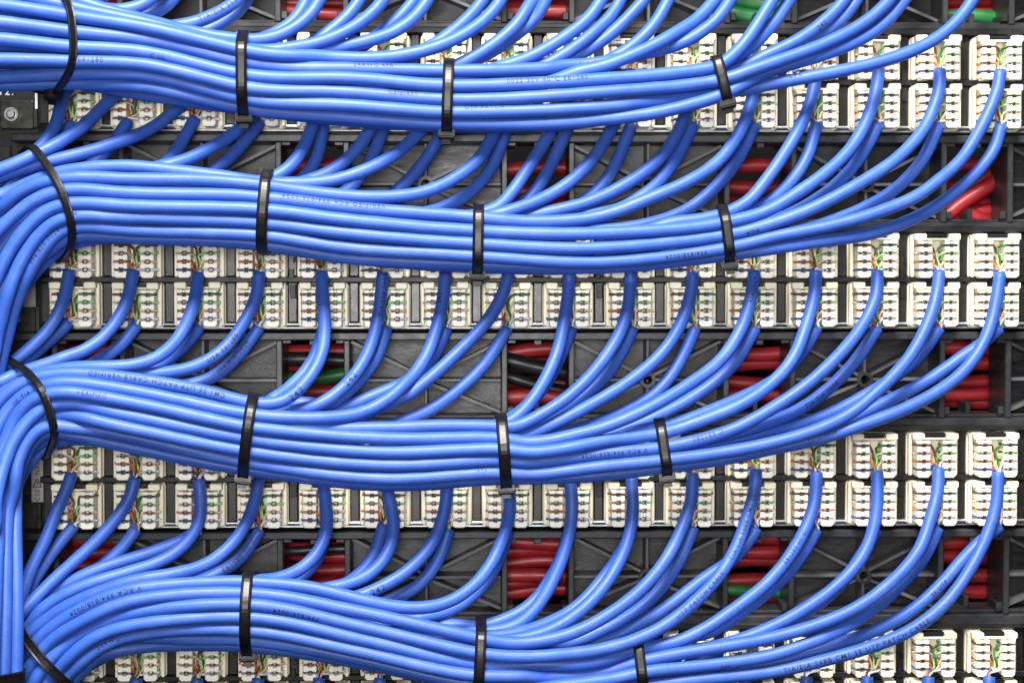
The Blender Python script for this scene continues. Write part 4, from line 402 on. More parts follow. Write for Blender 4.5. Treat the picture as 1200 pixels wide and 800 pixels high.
3 9U 821,-221,1083 -11,-66,-206 -21,-70,-204 -72,-153,-402 -45,-81,-198 -57,-82,-193 -36,-40,-93 -84,-77,-182 -98,-73,-174 -109,-65,-166 -124,-59,-155 -68,-26,-71 -152,-50,-123 -83,-26,-49 -88,-17,-44 -91,-11,-34 -96,-6,-21 -97,-1,-12 -295,13,-36 -194,10,-45 -288,5,-76 -386,-7,-89 -293,-8,-40 -196,-6,-6 -295,-7,18 -293,-6,38 -390,-9,66 -484,-14,93 -491,10,89 -479,-12,113 -385,0,82 -97,3,18 -682,29,120 -292,9,40 -290,10,16 -190,8,-11 -94,3,-16 -91,3,-22 -174,3,-65 -82,1,-43 -153,-2,-104 -137,-6,-124 -61,-7,-69 -55,-11,-74 -93,-30,-156 -79,-45,-168 -67,-58,-172 -25,-34,-88 -31,-75,-182 -10,-129,-279 22,-217,-458 14,-103,-274 6,-49,-182 4,-32,-184 1,-22,-186 6,-48,-669 2,-30,-284 2,-41,-277 12,-31,-182 -1,-20,-91 11,-41,-176
3 9L 865,-156,232 -118,-80,-287 -85,-61,-187 -94,-68,-181 -108,-71,-173 -126,-73,-158 -70,-35,-73 -150,-66,-134 -164,-55,-118 -86,-23,-50 -91,-21,-42 -94,-17,-32 -97,-14,-21 -298,-28,-37 -196,-9,-39 -580,-11,-157 -292,-1,-68 -197,0,-29 -198,-1,-11 -299,0,15 -298,1,37 -397,2,66 -495,10,93 -589,-15,123 -586,-9,130 -685,-3,142 -392,1,66 -295,3,33 -292,6,6 -190,5,-22 -93,3,-23 -179,7,-67 -165,5,-96 -75,1,-58 -69,0,-65 -131,-10,-144 -116,-20,-161 -49,-15,-84 -82,-42,-173 -31,-26,-88 -47,-63,-177 -32,-72,-177 -16,-79,-179 -1,-81,-183 10,-124,-275 19,-117,-277 18,-91,-282 9,-40,-189 10,-43,-383 -3,-27,-484 -10,1,-293 -22,23,-505 9,0,-206 2,-12,-102
3 8U -80,-221,1084 -53,-56,-199 -72,-60,-191 -46,-31,-90 -108,-68,-172 -123,-72,-161 -136,-76,-149 -431,-229,-416 -149,-68,-131 -154,-57,-125 -159,-42,-124 -85,-18,-53 -177,-46,-82 -357,-115,-146 -175,-39,-82 -89,-15,-37 -92,-12,-26 -94,-9,-13 -96,-8,2 -192,-10,21 -195,-6,11 -395,1,-4 -396,-7,-30 -96,-14,-4 -191,-37,2 -93,-23,12 -371,-92,74 -93,-17,24 -185,-20,59 -371,-16,111 -283,1,68 -286,10,52 -288,17,32 -192,11,3 -95,4,-5 -188,5,-31 -92,2,-26 -178,-1,-72 -85,-2,-46 -154,-5,-111 -132,-3,-133 -107,-13,-145 -93,-30,-151 -86,-40,-153 -69,-52,-160 -24,-29,-85 -20,-34,-86 -27,-77,-173 -4,-128,-268 27,-179,-350 11,-76,-175 10,-63,-180 4,-24,-92 7,-56,-292 2,-23,-196 7,-33,-476 2,-39,-377 -7,-36,-488 -13,6,-108 -31,56,-115 -34,63,-87
3 8L -105,-156,233 -211,-88,-352 -119,-52,-165 -66,-28,-77 -142,-63,-144 -151,-69,-132 -157,-73,-125 -248,-110,-165 -87,-35,-47 -181,-67,-78 -186,-59,-67 -186,-49,-66 -188,-39,-57 -96,-15,-19 -97,-13,-9 -98,-11,2 -195,-15,14 -197,-10,1 -295,-8,-19 -592,-5,-54 -197,0,-9 -197,0,6 -196,-1,20 -193,-6,32 -580,-9,116 -390,2,75 -586,17,93 -193,5,22 -192,6,12 -189,7,-5 -92,5,-12 -182,8,-47 -171,4,-76 -158,-2,-104 -141,-9,-127 -62,-8,-71 -57,-12,-74 -95,-35,-162 -74,-51,-172 -28,-31,-88 -45,-72,-177 -15,-37,-90 -15,-80,-180 -2,-80,-177 10,-122,-263 17,-117,-271 16,-92,-276 10,-57,-279 5,-31,-281 -4,-25,-472 -10,-2,-289 -22,7,-295 -38,2,-197 -57,3,-194 -105,-14,-365
3 7U -1044,-221,1058 -16,-69,-205 -26,-73,-203 -36,-81,-200 -48,-90,-196 -93,-152,-283 -84,-111,-177 -49,-58,-83 -113,-123,-152 -130,-127,-130 -143,-106,-130 -77,-42,-59 -165,-68,-99 -87,-30,-41 -181,-62,-61 -187,-59,-35 -284,-74,-18 -288,-44,1 -385,-32,18 -291,1,29 -384,18,61 -190,1,39 -567,-5,126 -569,-4,114 -567,-18,96 -285,-8,29 -192,5,-2 -193,18,-29 -94,12,-28 -91,13,-38 -171,31,-98 -77,9,-58 -70,2,-65 -64,-5,-70 -53,-11,-77 -89,-30,-166 -64,-50,-169 -47,-63,-177 -59,-93,-270 -62,-109,-256 -56,-67,-164 -54,-52,-172 -35,-43,-186 -17,-48,-188 -28,-91,-274 -30,-101,-265
3 7L -1020,-156,234 -124,-42,-281 -102,-33,-174 -126,-38,-156 -73,-21,-68 -81,-23,-58 -87,-23,-50 -180,-48,-86 -463,-118,-189 -185,-40,-73 -276,-46,-114 -93,-13,-30 -96,-10,-22 -97,-7,-9 -295,-10,21 -100,1,2 -200,6,-10 -299,-1,14 -502,8,10 -200,3,11 -198,0,22 -591,-3,98 -398,1,47 -391,0,62 -290,0,23 -192,0,-10 -95,1,-15 -184,2,-50 -173,4,-79 -81,3,-51 -151,7,-122 -135,-4,-139 -62,-8,-73 -112,-25,-154 -48,-15,-83 -78,-39,-176 -30,-24,-93 -48,-60,-188 -31,-70,-189 -11,-76,-191 -2,-82,-189 6,-82,-188 21,-120,-276 22,-101,-272 15,-68,-271 4,-29,-184 2,-20,-187 -3,-28,-477 -16,-1,-387 -34,7,-405 -21,-22,-202 -10,-21,-92 -57,-51,-265
3 6U -1980,-221,1058 -48,-142,-507 -47,-98,-298 -50,-71,-193 -32,-37,-93 -78,-74,-180 -100,-74,-168 -58,-37,-78 -128,-70,-144 -146,-66,-126 -78,-30,-55 -170,-55,-87 -183,-47,-56 -287,-51,-48 -193,-21,-18 -292,-23,-3 -97,-6,10 -192,-10,37 -483,-12,122 -289,-10,58 -572,-17,73 -385,-1,50 -290,6,20 -192,7,-1 -190,8,-21 -94,5,-19 -181,10,-63 -172,13,-88 -163,10,-98 -148,3,-115 -132,-2,-135 -108,-6,-161 -87,-32,-168 -143,-119,-341 -40,-68,-177 -11,-35,-89 -7,-77,-178 31,-293,-627 14,-104,-272 9,-52,-180 9,-52,-275 5,-28,-285 -9,-20,-678 -6,-10,-189 -27,-26,-284 -20,-34,-188 -19,-2,-96 -19,11,-97 -59,34,-186
3 6L -1935,-156,235 -52,-74,-195 -67,-78,-188 -44,-42,-88 -110,-86,-163 -194,-125,-218 -143,-70,-130 -78,-30,-55 -83,-26,-42 -90,-19,-26 -94,-15,-5 -192,-16,14 -97,-2,2 -197,7,-14 -100,10,-15 -102,6,-2 -101,-6,1 -192,-25,-5 -291,-20,-18 -195,-6,-7 -196,0,6 -294,-1,37 -679,-28,132 -389,-10,62 -294,2,29 -294,10,0 -97,5,-8 -191,10,-32 -93,5,-26 -175,8,-73 -163,7,-102 -75,2,-60 -142,1,-137 -131,-11,-148 -58,-13,-75 -102,-29,-159 -80,-35,-171 -31,-20,-89 -53,-56,-185 -37,-71,-182 -22,-79,-180 -3,-128,-279 29,-208,-465 12,-66,-183 14,-66,-276 7,-27,-189 4,-18,-190 0,-38,-579 5,-48,-477 0,-11,-189 -14,6,-195 -17,1,-97 -59,-5,-189 -26,-13,-87
3 5U -2902,-221,1058 37,-235,-409 27,-129,-201 18,-133,-199 -1,-134,-196 -11,-64,-96 -20,-62,-94 -30,-59,-90 -39,-55,-86 -99,-96,-160 -122,-76,-144 -69,-29,-64 -75,-25,-54 -83,-22,-43 -89,-18,-28 -93,-16,-14 -95,-14,-2 -190,-23,19 -188,-20,42 -467,-44,126 -377,-31,79 -476,-25,82 -386,5,52 -391,18,36 -195,5,6 -195,7,-4 -192,6,-18 -96,0,-18 -186,-5,-64 -175,-8,-91 -78,-5,-57 -73,-3,-65 -132,-3,-144 -58,-2,-75 -47,-5,-80 -35,-9,-84 -53,-27,-176 -57,-38,-262 -20,-19,-85 -48,-48,-169 -110,-154,-436 -58,-46,-195 -25,-18,-104
3 5L -2886,-156,236 -42,-89,-197 -59,-96,-188 -40,-53,-89 -100,-113,-163 -59,-59,-74 -131,-122,-132 -70,-62,-58 -145,-118,-101 -78,-36,-59 -84,-16,-49 -91,-11,-31 -93,-10,-11 -95,-8,6 -290,-10,46 -296,7,28 -588,-24,17 -295,-7,14 -293,-1,28 -391,8,41 -195,5,11 -195,6,-5 -190,8,-27 -93,4,-25 -177,8,-71 -83,4,-46 -155,4,-113 -139,-1,-132 -62,-4,-74 -111,-12,-154 -49,-13,-80 -85,-38,-169 -63,-53,-174 -48,-64,-180 -36,-76,-180 -9,-40,-93 -4,-85,-190 26,-213,-466 12,-73,-186 11,-57,-189 6,-40,-192 4,-27,-194 2,-19,-193 0,-39,-548 2,-68,-543 6,-102,-440
3 4U -3835,-221,1059 -13,-57,-202 -15,-30,-99 -24,-31,-96 -72,-66,-184 -90,-72,-174 -102,-77,-165 -116,-81,-151 -137,-84,-128 -156,-83,-100 -168,-82,-74 -177,-78,-47 -182,-72,-26 -277,-92,-21 -279,-67,-15 -376,-62,-29 -376,-42,-40 -278,-20,-45 -89,-5,-25 -85,-4,-34 -81,-4,-42 -154,-8,-100 -142,-11,-114 -66,-8,-61 -61,-11,-65 -108,-35,-143 -53,-9,-79 -49,1,-86 -88,7,-181 -40,-5,-88 -34,-13,-87 -29,-21,-87 -22,-28,-86 -56,-131,-340 -8,-37,-85 -1,-80,-176 13,-128,-267 16,-119,-278 14,-94,-281 20,-64,-277 10,-27,-185 1,-26,-373 -11,-2,-188 -33,0,-373 -19,-10,-186 -15,-21,-188
3 4L -3848,-156,237 -235,-72,-326 -129,-42,-151 -69,-23,-70 -151,-50,-124 -81,-26,-52 -85,-26,-43 -90,-27,-33 -187,-51,-45 -285,-67,-50 -191,-35,-28 -194,-27,-11 -96,-9,7 -194,-11,27 -290,-5,47 -195,1,19 -294,6,2 -193,6,-24 -188,6,-52 -181,5,-77 -85,3,-47 -82,1,-53 -152,-2,-121 -135,-5,-140 -60,-6,-76 -56,-8,-80 -99,-24,-167 -83,-33,-180 -35,-22,-95 -31,-25,-97 -47,-60,-199 -26,-72,-196 -8,-79,-196 -3,-84,-189 21,-163,-369 22,-106,-270 17,-75,-270 5,-31,-182 2,-20,-186 -1,-41,-579 -4,-52,-562 -25,-6,-275 -30,-13,-184
3 3U -4754,-221,1033 -2,-122,-203 -18,-128,-198 -37,-137,-191 -59,-140,-180 -82,-139,-164 -51,-67,-74 -58,-64,-68 -65,-60,-60 -71,-55,-51 -78,-49,-41 -83,-44,-32 -86,-37,-23 -90,-32,-15 -91,-26,-10 -188,-32,-12 -193,-8,-3 -196,12,-4 -298,23,-25 -197,14,-34 -190,10,-58 -177,-2,-83 -337,-20,-190 -77,-15,-40 -71,-13,-51 -55,4,-80 -41,1,-88 -30,-1,-91 -57,-18,-174 -63,-37,-162 -62,-49,-167 -51,-58,-175 -43,-51,-186 -55,-92,-279 -54,-47,-184
3 3L -4757,-156,237 -104,-122,-159 -57,-63,-74 -128,-131,-130 -70,-66,-57 -148,-124,-100 -78,-57,-43 -82,-51,-36 -85,-45,-25 -88,-37,-10 -91,-31,3 -186,-44,26 -190,-26,19 -193,-14,10 -294,-7,10 -103,13,-5 -102,14,-16 -101,20,-37 -93,20,-54 -85,14,-65 -149,9,-146 -269,-7,-298 -63,-6,-80 -110,-34,-157 -98,-36,-156 -83,-36,-167 -36,-18,-88 -31,-12,-93 -25,-27,-99 -47,-77,-180 -37,-75,-181 -13,-82,-184 0,-43,-91 43,-247,-540 15,-68,-179 19,-81,-279 13,-54,-287 4,-29,-289 -5,-12,-292 -12,-9,-394 -12,-12,-395 10,-8,-301 6,-11,-100
3 2U -5721,-221,1084 -27,-137,-300 -19,-48,-96 -58,-101,-185 -81,-106,-171 -48,-53,-79 -114,-107,-142 -64,-51,-63 -70,-50,-56 -152,-93,-89 -163,-83,-59 -86,-33,-31 -179,-38,-68 -359,-49,-123 -169,-38,-72 -76,-32,-40 -87,-19,-38 -88,12,-54 -75,21,-69 -63,12,-75 -50,12,-82 -39,3,-85 -64,-20,-171 -66,-47,-160 -64,-85,-146 -68,-81,-170 -49,-18,-200 -21,-16,-102 -32,-43,-199 -30,-23,-197
3 2L -5690,-156,264 -163,-144,-232 -61,-52,-70 -136,-111,-118 -148,-117,-97 -154,-114,-84 -160,-101,-80 -82,-40,-49 -77,-54,-43 -153,-109,-54 -83,-35,-25 -86,-22,-29 -85,-13,-37 -167,-9,-96 -157,4,-120 -78,10,-67 -172,8,-119 -126,-31,-154 -123,-44,-145 -57,-33,-71 -33,-56,-78 -3,-68,-94 8,-36,-115 1,-16,-107 -1,-25,-99 -11,-63,-189 -6,-73,-188 19,-208,-456 17,-115,-273 13,-90,-275 6,-39,-187 4,-26,-188 3,-21,-287 -3,-9,-289 -10,-2,-383 -12,1,-188 -20,6,-188 -22,18,-196 -30,31,-196
3 1U -6675,-221,1085 -23,-124,-302 -40,-86,-193 -63,-88,-182 -40,-44,-86 -101,-82,-158 -59,-38,-72 -129,-67,-136 -143,-50,-123 -156,-32,-113 -162,-11,-110 -156,2,-126 -66,-20,-68 -60,-18,-73 -53,-18,-81 -86,-41,-170 -68,-46,-169 -28,-22,-85 -20,-30,-86 -51,-103,-261 -19,-46,-187 -11,-75,-178 20,-61,-188 12,-18,-103 5,-11,-102 6,-20,-98 9,-27,-93 52,-261,-633 15,-60,-186 11,-46,-189 7,-32,-192 4,-21,-192 -6,-23,-483 -13,-3,-384 -20,6,-276 -12,4,-91 -36,5,-179
3 1L -6697,-156,316 -200,-104,-204 -133,-75,-131 -205,-122,-186 -141,-78,-116 -147,-67,-110 -77,-27,-53 -77,-22,-53 -143,-32,-122 -61,-17,-70 -51,-12,-79 -88,-19,-169 -117,-25,-265 -56,-5,-189 -19,-3,-101 -10,-15,-102 -2,-33,-95 2,-78,-175 8,-34,-92 29,-57,-194 34,-103,-174 12,-102,-163 30,-176,-355 15,-80,-181 16,-70,-183 22,-77,-278 14,-45,-281 4,-24,-284 -5,-10,-289 -11,-5,-391 -7,-7,-378 -11,-16,-169 -11,-20,-78
4 16U 7374,-221,-1972 -29,-56,-305 -37,-40,-201 -61,-44,-195 -79,-47,-189 -94,-51,-183 -163,-80,-263 -184,-84,-249 -134,-56,-157 -146,-54,-146 -161,-53,-131 -172,-50,-117 -182,-47,-102 -188,-42,-89 -195,-36,-74 -297,-45,-91 -296,-30,-83 -395,-22,-100 -396,-12,-91 -298,-8,-58 -200,-9,-29 -304,-19,-30 -709,-51,-52 -703,-42,-64 -699,-54,-62 -202,-10,-6 -301,-10,0 -299,5,4 -298,30,3 -198,15,10 -296,4,25 -297,-1,38 -393,2,71 -195,1,42 -679,6,156 -485,-3,100 -389,-11,74 -486,-21,83 -489,-15,65 -394,5,28 -498,29,9 -500,37,-17 -198,6,-14 -194,-7,-21 -282,-19,-39 -93,-2,-23 -92,4,-32 -86,7,-48 -82,12,-58 -77,13,-67 -143,31,-149 -123,31,-168 -95,30,-185 -103,38,-294 -111,34,-398
4 16L 7429,-156,-2804 -253,-24,-192 -161,-19,-135 -151,-23,-146 -289,-59,-305 -153,-34,-144 -160,-38,-136 -170,-40,-125 -179,-41,-112 -187,-42,-97 -195,-41,-85 -299,-59,-105 -404,-69,-120 -303,-39,-82 -403,-37,-97 -403,-18,-84 -601,-3,-123 -498,11,-99 -498,25,-88 -407,-6,-43 -511,-18,-32 -306,-10,1 -305,-8,22 -606,-14,74 -602,-14,101 -495,-9,106 -689,-4,170 -394,1,90 -496,-1,95 -498,0,76 -701,0,80 -400,1,34 -401,3,25 -301,4,8 -200,5,-3 -199,7,-14 -197,9,-27 -194,16,-46 -95,10,-30 -186,28,-78 -89,19,-47 -256,63,-171 -161,35,-132 -77,13,-70 -144,20,-149 -66,7,-79 -119,9,-167 -100,3,-176 -141,3,-271 -130,-14,-269
4 15U 6457,-221,-1904 -20,-59,-201 -37,-61,-197 -32,-32,-96 -151,-142,-375 -85,-76,-183 -52,-38,-86 -61,-38,-82 -138,-76,-152 -154,-71,-138 -162,-66,-129 -256,-84,-175 -178,-45,-105 -182,-35,-92 -188,-25,-81 -190,-18,-71 -290,-21,-93 -293,-16,-79 -395,-22,-85 -500,-37,-77 -397,-11,-59 -397,-14,-62 -296,-6,-52 -291,5,-70 -192,0,-58 -194,-9,-50 -196,-19,-31 -99,-13,-9 -300,-47,-15 -202,-36,-3 -102,-20,3 -300,-105,38 -198,-49,9 -295,-33,11 -195,-9,14 -195,-4,23 -193,-3,31 -288,-2,60 -190,1,45 -668,7,161 -381,-1,87 -381,1,89 -191,0,44 -287,-1,59 -288,-2,48 -388,2,36 -391,13,7 -588,25,-25 -388,11,-46 -282,3,-60 -91,2,-29 -177,11,-82 -85,10,-51 -164,31,-121 -157,49,-141 -152,64,-152 -139,68,-161 -59,32,-89 -94,53,-192 -104,51,-297 -117,41,-397
4 15L 6470,-156,-2827 -143,-76,-275 -55,-28,-88 -132,-62,-161 -151,-72,-146 -162,-79,-136 -255,-129,-190 -177,-89,-115 -184,-88,-105 -191,-82,-92 -195,-74,-80 -197,-63,-73 -197,-50,-67 -196,-37,-62 -292,-32,-89 -196,-13,-51 -199,-10,-38 -300,-17,-41 -403,-27,-41 -303,-25,-25 -403,-46,-26 -201,-29,-20 -199,-29,-27 -392,-46,-70 -692,-88,-65 -196,-8,-26 -98,4,-13 -99,11,-6 -200,21,5 -198,8,18 -395,0,37 -294,-1,41 -388,3,80 -192,2,47 -575,8,143 -289,0,64 -577,-13,123 -384,-12,77 -290,-7,49 -194,-1,26 -195,2,19 -294,8,14 -494,30,-2 -198,20,0 -300,40,11 -198,34,2 -200,36,-7 -200,32,-23 -98,16,-19 -96,14,-26 -189,28,-69 -188,33,-73 -185,38,-87 -90,17,-50 -167,30,-117 -74,10,-66 -135,14,-143 -122,12,-156 -55,4,-82 -101,10,-176 -94,18,-188 -133,57,-306
4 14U 5516,-221,-1953 -14,-85,-405 -28,-47,-201 -46,-51,-196 -31,-26,-96 -78,-55,-186 -107,-58,-172 -133,-58,-155 -151,-58,-141 -246,-84,-188 -263,-77,-163 -272,-66,-149 -184,-36,-89 -282,-39,-120 -286,-22,-105 -290,-9,-90 -196,-3,-45 -296,-7,-53 -192,-8,-55 -283,-21,-99 -462,-53,-177 -187,-18,-61 -95,-7,-23 -195,-7,-25 -198,-7,-9 -199,-10,6 -197,-13,20 -392,-47,60 -496,-51,61 -294,-21,52 -389,-18,85 -578,-13,144 -481,-3,117 -388,-1,81 -487,0,82 -684,3,89 -587,-2,58 -586,-17,44 -385,-22,33 -198,-15,5 -100,-7,-4 -202,-10,-29 -99,-2,-23 -193,2,-69 -184,12,-98 -88,11,-58 -166,38,-136 -153,61,-150 -143,68,-149 -67,29,-77 -123,42,-166 -57,17,-86 -102,24,-177 -87,15,-184 -74,7,-189
4 14L 5525,-156,-2849 -166,-61,-263 -120,-48,-169 -128,-54,-162 -140,-60,-153 -153,-65,-138 -169,-66,-123 -178,-64,-108 -184,-59,-99 -280,-75,-136 -191,-38,-79 -194,-27,-65 -295,-20,-72 -189,-8,-68 -184,-15,-81 -628,-51,-316 -275,-25,-124 -187,-5,-74 -191,0,-58 -293,4,-61 -298,9,-43 -204,5,-13 -307,-2,15 -201,-10,29 -497,-27,88 -593,-23,119 -489,-12,116 -486,-6,124 -390,-1,94 -293,-1,62 -394,0,71 -692,0,96 -694,1,68 -596,6,36 -396,9,-1 -295,15,-30 -97,7,-19 -191,19,-54 -186,16,-70 -179,13,-84 -86,6,-47 -165,16,-112 -156,26,-129 -74,16,-70 -138,32,-149 -63,15,-79 -58,14,-83 -102,25,-173 -46,12,-90 -79,22,-183
4 13U 4590,-221,-1963 -15,-50,-201 -29,-53,-199 -26,-28,-97 -73,-59,-187 -94,-64,-179 -109,-67,-171 -122,-69,-162 -133,-69,-153 -144,-69,-142 -155,-66,-132 -249,-91,-176 -256,-77,-164 -257,-60,-159 -176,-29,-97 -181,-22,-87 -187,-17,-72 -193,-15,-48 -199,-19,-25 -199,-31,-26 -195,-43,-43 -289,-71,-79 -196,-39,-36 -99,-17,-11 -297,-28,-13 -495,1,7 -99,-5,-4 -198,-24,-8 -197,-27,8 -197,-23,18 -196,-20,28 -386,-30,77 -382,-20,94 -474,-16,124 -569,-20,137 -566,-22,145 -285,-10,63 -287,-7,47 -192,-4,20 -194,-2,10 -387,-4,-3 -576,-15,-38 -385,6,-47 -192,6,-34 -192,11,-48 -186,15,-68 -90,11,-44 -87,14,-50 -167,36,-120 -158,50,-144 -155,66,-153 -142,57,-154 -64,19,-80 -55,15,-86 -92,27,-182 -69,24,-193 -128,29,-491
4 13L 4609,-156,-2846 -111,-51,-174 -118,-56,-169 -132,-63,-157 -147,-72,-145 -159,-77,-132 -256,-118,-176 -350,-142,-218 -261,-81,-158 -184,-40,-83 -96,-16,-28 -293,-30,-59 -184,-11,-68 -177,-6,-86 -173,-2,-96 -424,4,-257 -170,-1,-96 -177,-6,-74 -92,-7,-23 -189,-17,-20 -289,-33,0 -301,-43,32 -302,-28,47 -595,-31,111 -291,-11,62 -289,-7,70 -483,-14,126 -293,-4,72 -393,-3,82 -494,-1,83 -689,1,84 -394,0,37 -494,1,41 -494,5,26 -197,4,0 -196,7,-10 -193,14,-27 -95,11,-22 -187,19,-58 -183,16,-71 -267,17,-132 -86,8,-53 -162,22,-121 -76,12,-68 -141,26,-149 -190,42,-244 -157,39,-268 -87,23,-189 -78,33,-199
4 12U 3665,-221,-1921 -22,-59,-200 -40,-62,-196 -68,-68,-188 -111,-114,-278 -83,-82,-180 -47,-42,-87 -107,-86,-166 -123,-87,-156 -136,-85,-144 -148,-82,-133 -234,-112,-186 -163,-65,-114 -168,-56,-105 -176,-47,-92 -183,-38,-78 -187,-33,-67 -191,-31,-52 -194,-28,-41 -196,-26,-31 -198,-30,-19 -296,-44,-18 -198,-20,-11 -294,-14,-7 -295,-13,15 -292,-7,35 -290,1,52 -382,5,88 -666,9,165 -381,0,90 -380,-7,93 -472,-20,121 -284,-17,63 -286,-17,49 -192,-11,19 -193,-9,10 -387,-7,-4 -389,14,-27 -486,41,-61 -194,18,-35 -193,22,-48 -190,25,-65 -184,28,-83 -178,29,-99 -169,23,-111 -154,4,-121 -141,-2,-133 -66,1,-73 -124,7,-158 -56,5,-83 -95,13,-177 -39,8,-93 -64,17,-193 -87,35,-297 -83,22,-295
4 12L 3693,-156,-2816 -115,-19,-171 -126,-21,-163 -72,-12,-73 -79,-13,-66 -172,-29,-114 -265,-53,-163 -421,-105,-296 -172,-44,-111 -178,-45,-102 -272,-62,-142 -279,-57,-125 -192,-35,-69 -291,-43,-91 -197,-26,-47 -100,-12,-16 -201,-17,-13 -298,-10,30 -199,2,7 -300,-3,-9 -602,-12,-34 -301,-5,1 -298,0,36 -197,2,39 -591,-3,125 -494,-3,90 -498,-2,73 -598,-3,67 -699,2,56 -499,5,20 -199,5,-4 -200,8,-14 -198,12,-28 -97,7,-21 -288,20,-87 -186,20,-80 -90,14,-48 -175,31,-109 -84,16,-60 -161,32,-133 -76,15,-72 -210,37,-235 -121,20,-167 -108,18,-177 -143,18,-280 -44,-27,-80 -32,-36,-75
4 11U 2704,-221,-1983 -27,-91,-298 -20,-32,-97 -66,-70,-188 -124,-117,-270 -96,-84,-173 -110,-89,-163 -125,-91,-152 -137,-91,-141 -148,-89,-130 -157,-85,-118 -166,-79,-106 -171,-71,-98 -175,-62,-90 -180,-52,-81 -184,-41,-68 -95,-17,-29 -191,-25,-45 -293,-25,-46 -196,-13,-12 -98,-7,2 -196,-19,23 -290,-28,60 -288,-19,67 -573,-11,137 -573,6,131 -479,6,101 -383,4,81 -287,5,58 -289,1,49 -290,-5,34 -387,-18,20 -576,-37,-2 -385,-23,-26 -381,-17,-53 -186,-7,-44 -183,0,-61 -179,10,-81 -178,24,-92 -268,59,-154 -174,51,-117 -164,55,-143 -75,26,-80 -71,22,-80 -124,27,-164 -109,15,-170 -89,8,-179 -63,6,-188 -183,6,-672
4 11L 2728,-156,-2799 -169,-80,-371 -100,-48,-176 -175,-85,-246 -135,-65,-149 -74,-34,-68 -77,-35,-63 -167,-72,-114 -267,-105,-139 -186,-62,-81 -281,-76,-111 -190,-38,-63 -97,-14,-23 -98,-12,-13 -99,-10,-1 -197,-17,17 -97,-7,2 -98,-7,-8 -486,-29,-77 -481,-6,-106 -193,3,-31 -195,2,-11 -195,4,13 -194,5,31 -292,2,59 -489,-4,103 -492,-4,87 -395,-1,57 -396,-2,47 -695,0,62 -495,4,29 -395,7,1 -294,13,-23 -195,12,-35 -96,7,-26 -190,18,-70 -91,12,-43 -89,15,-49 -174,39,-113 -247,59,-191 -224,36,-206 -132,15,-150 -61,6,-80 -108,5,-166 -182,4,-338
4 10U 1769,-221,-2045 12,-107,-400 -17,-60,-198 -17,-32,-97 -23,-33,-96 -62,-70,-186 -84,-74,-178 -100,-77,-168 -114,-76,-159 -129,-77,-147 -70,-37,-69 -149,-71,-127 -160,-67,-113 -170,-60,-99 -180,-52,-81 -94,-23,-31 -192,-40,-50 -294,-42,-48 -197,-20,-16 -198,-16,8 -291,-21,48 -196,-8,24 -491,-17,34 -592,-10,31 -295,2,29 -686,6,94 -294,1,37 -392,1,42 -393,1,36 -589,3,43 -495,9,24 -197,5,-5 -193,7,-27 -96,4,-23 -188,11,-62 -185,12,-74 -89,6,-44 -171,7,-96 -165,2,-102 -162,1,-118 -76,0,-69 -70,2,-75 -120,7,-163 -158,19,-257 -88,14,-181 -122,30,-287 -152,72,-397
4 10L 1790,-156,-2834 -143,-61,-270 -108,-47,-172 -59,-26,-82 -127,-60,-156 -134,-67,-149 -142,-74,-139 -75,-39,-65 -164,-80,-112 -87,-41,-47 -184,-83,-77 -190,-82,-62 -193,-81,-49 -97,-40,-19 -198,-61,-26 -202,-39,-12 -300,-43,11 -100,-11,14 -293,-22,59 -197,-8,21 -298,-5,2 -689,5,-45 -294,-4,-3 -295,-3,22 -492,-2,59 -494,0,50 -592,1,49 -395,2,23 -296,5,4 -197,6,-9 -294,14,-38 -193,15,-43 -190,23,-61 -92,16,-37 -91,18,-42 -174,39,-99 -83,21,-58 -162,40,-130 -227,33,-215 -204,19,-231 -61,5,-82 -107,3,-170 -47,0,-89 -80,-4,-185 -93,-8,-294
4 9U 837,-221,-2068 24,-69,-300 -3,-48,-199 -10,-26,-99 -17,-27,-97 -45,-55,-193 -60,-57,-188 -73,-59,-182 -84,-57,-177 -96,-55,-171 -111,-50,-161 -61,-22,-76 -141,-39,-136 -79,-15,-57 -87,-11,-46 -91,-14,-37 -94,-17,-25 -196,-33,-21 -199,-21,-8 -200,-11,-10 -200,-13,1 -197,-8,28 -292,-10,60 -296,-15,30 -299,-12,11 -598,1,4 -199,1,8 -198,1,15 -595,2,59 -298,0,27 -595,1,44 -298,3,13 -297,5,0 -296,9,-21 -196,9,-30 -193,14,-46 -95,10,-28 -95,13,-34 -186,29,-80 -183,32,-100 -88,16,-57 -168,32,-128 -77,15,-69 -144,27,-146 -68,11,-76 -123,20,-162 -162,23,-252 -167,26,-322
4 9L 841,-156,-2830 -129,-71,-387 -85,-42,-183 -158,-73,-256 -126,-53,-155 -71,-26,-69 -77,-26,-63 -83,-25,-55 -88,-24,-47 -92,-22,-41 -190,-39,-69 -196,-29,-46 -100,-11,-12 -100,-9,-1 -296,-8,25 -99,3,-6 -198,12,-31 -100,4,-4 -407,-7,13 -506,-16,-14 -203,-2,0 -303,-1,22 -706,-1,81 -505,1,49 -505,3,37 -303,4,12 -202,5,-1 -606,20,-32 -199,9,-32 -194,13,-53 -189,20,-75 -92,13,-45 -179,29,-103 -256,47,-182 -81,14,-68 -151,27,-146 -204,30,-238 -174,21,-256 -100,11,-181 -172,11,-383
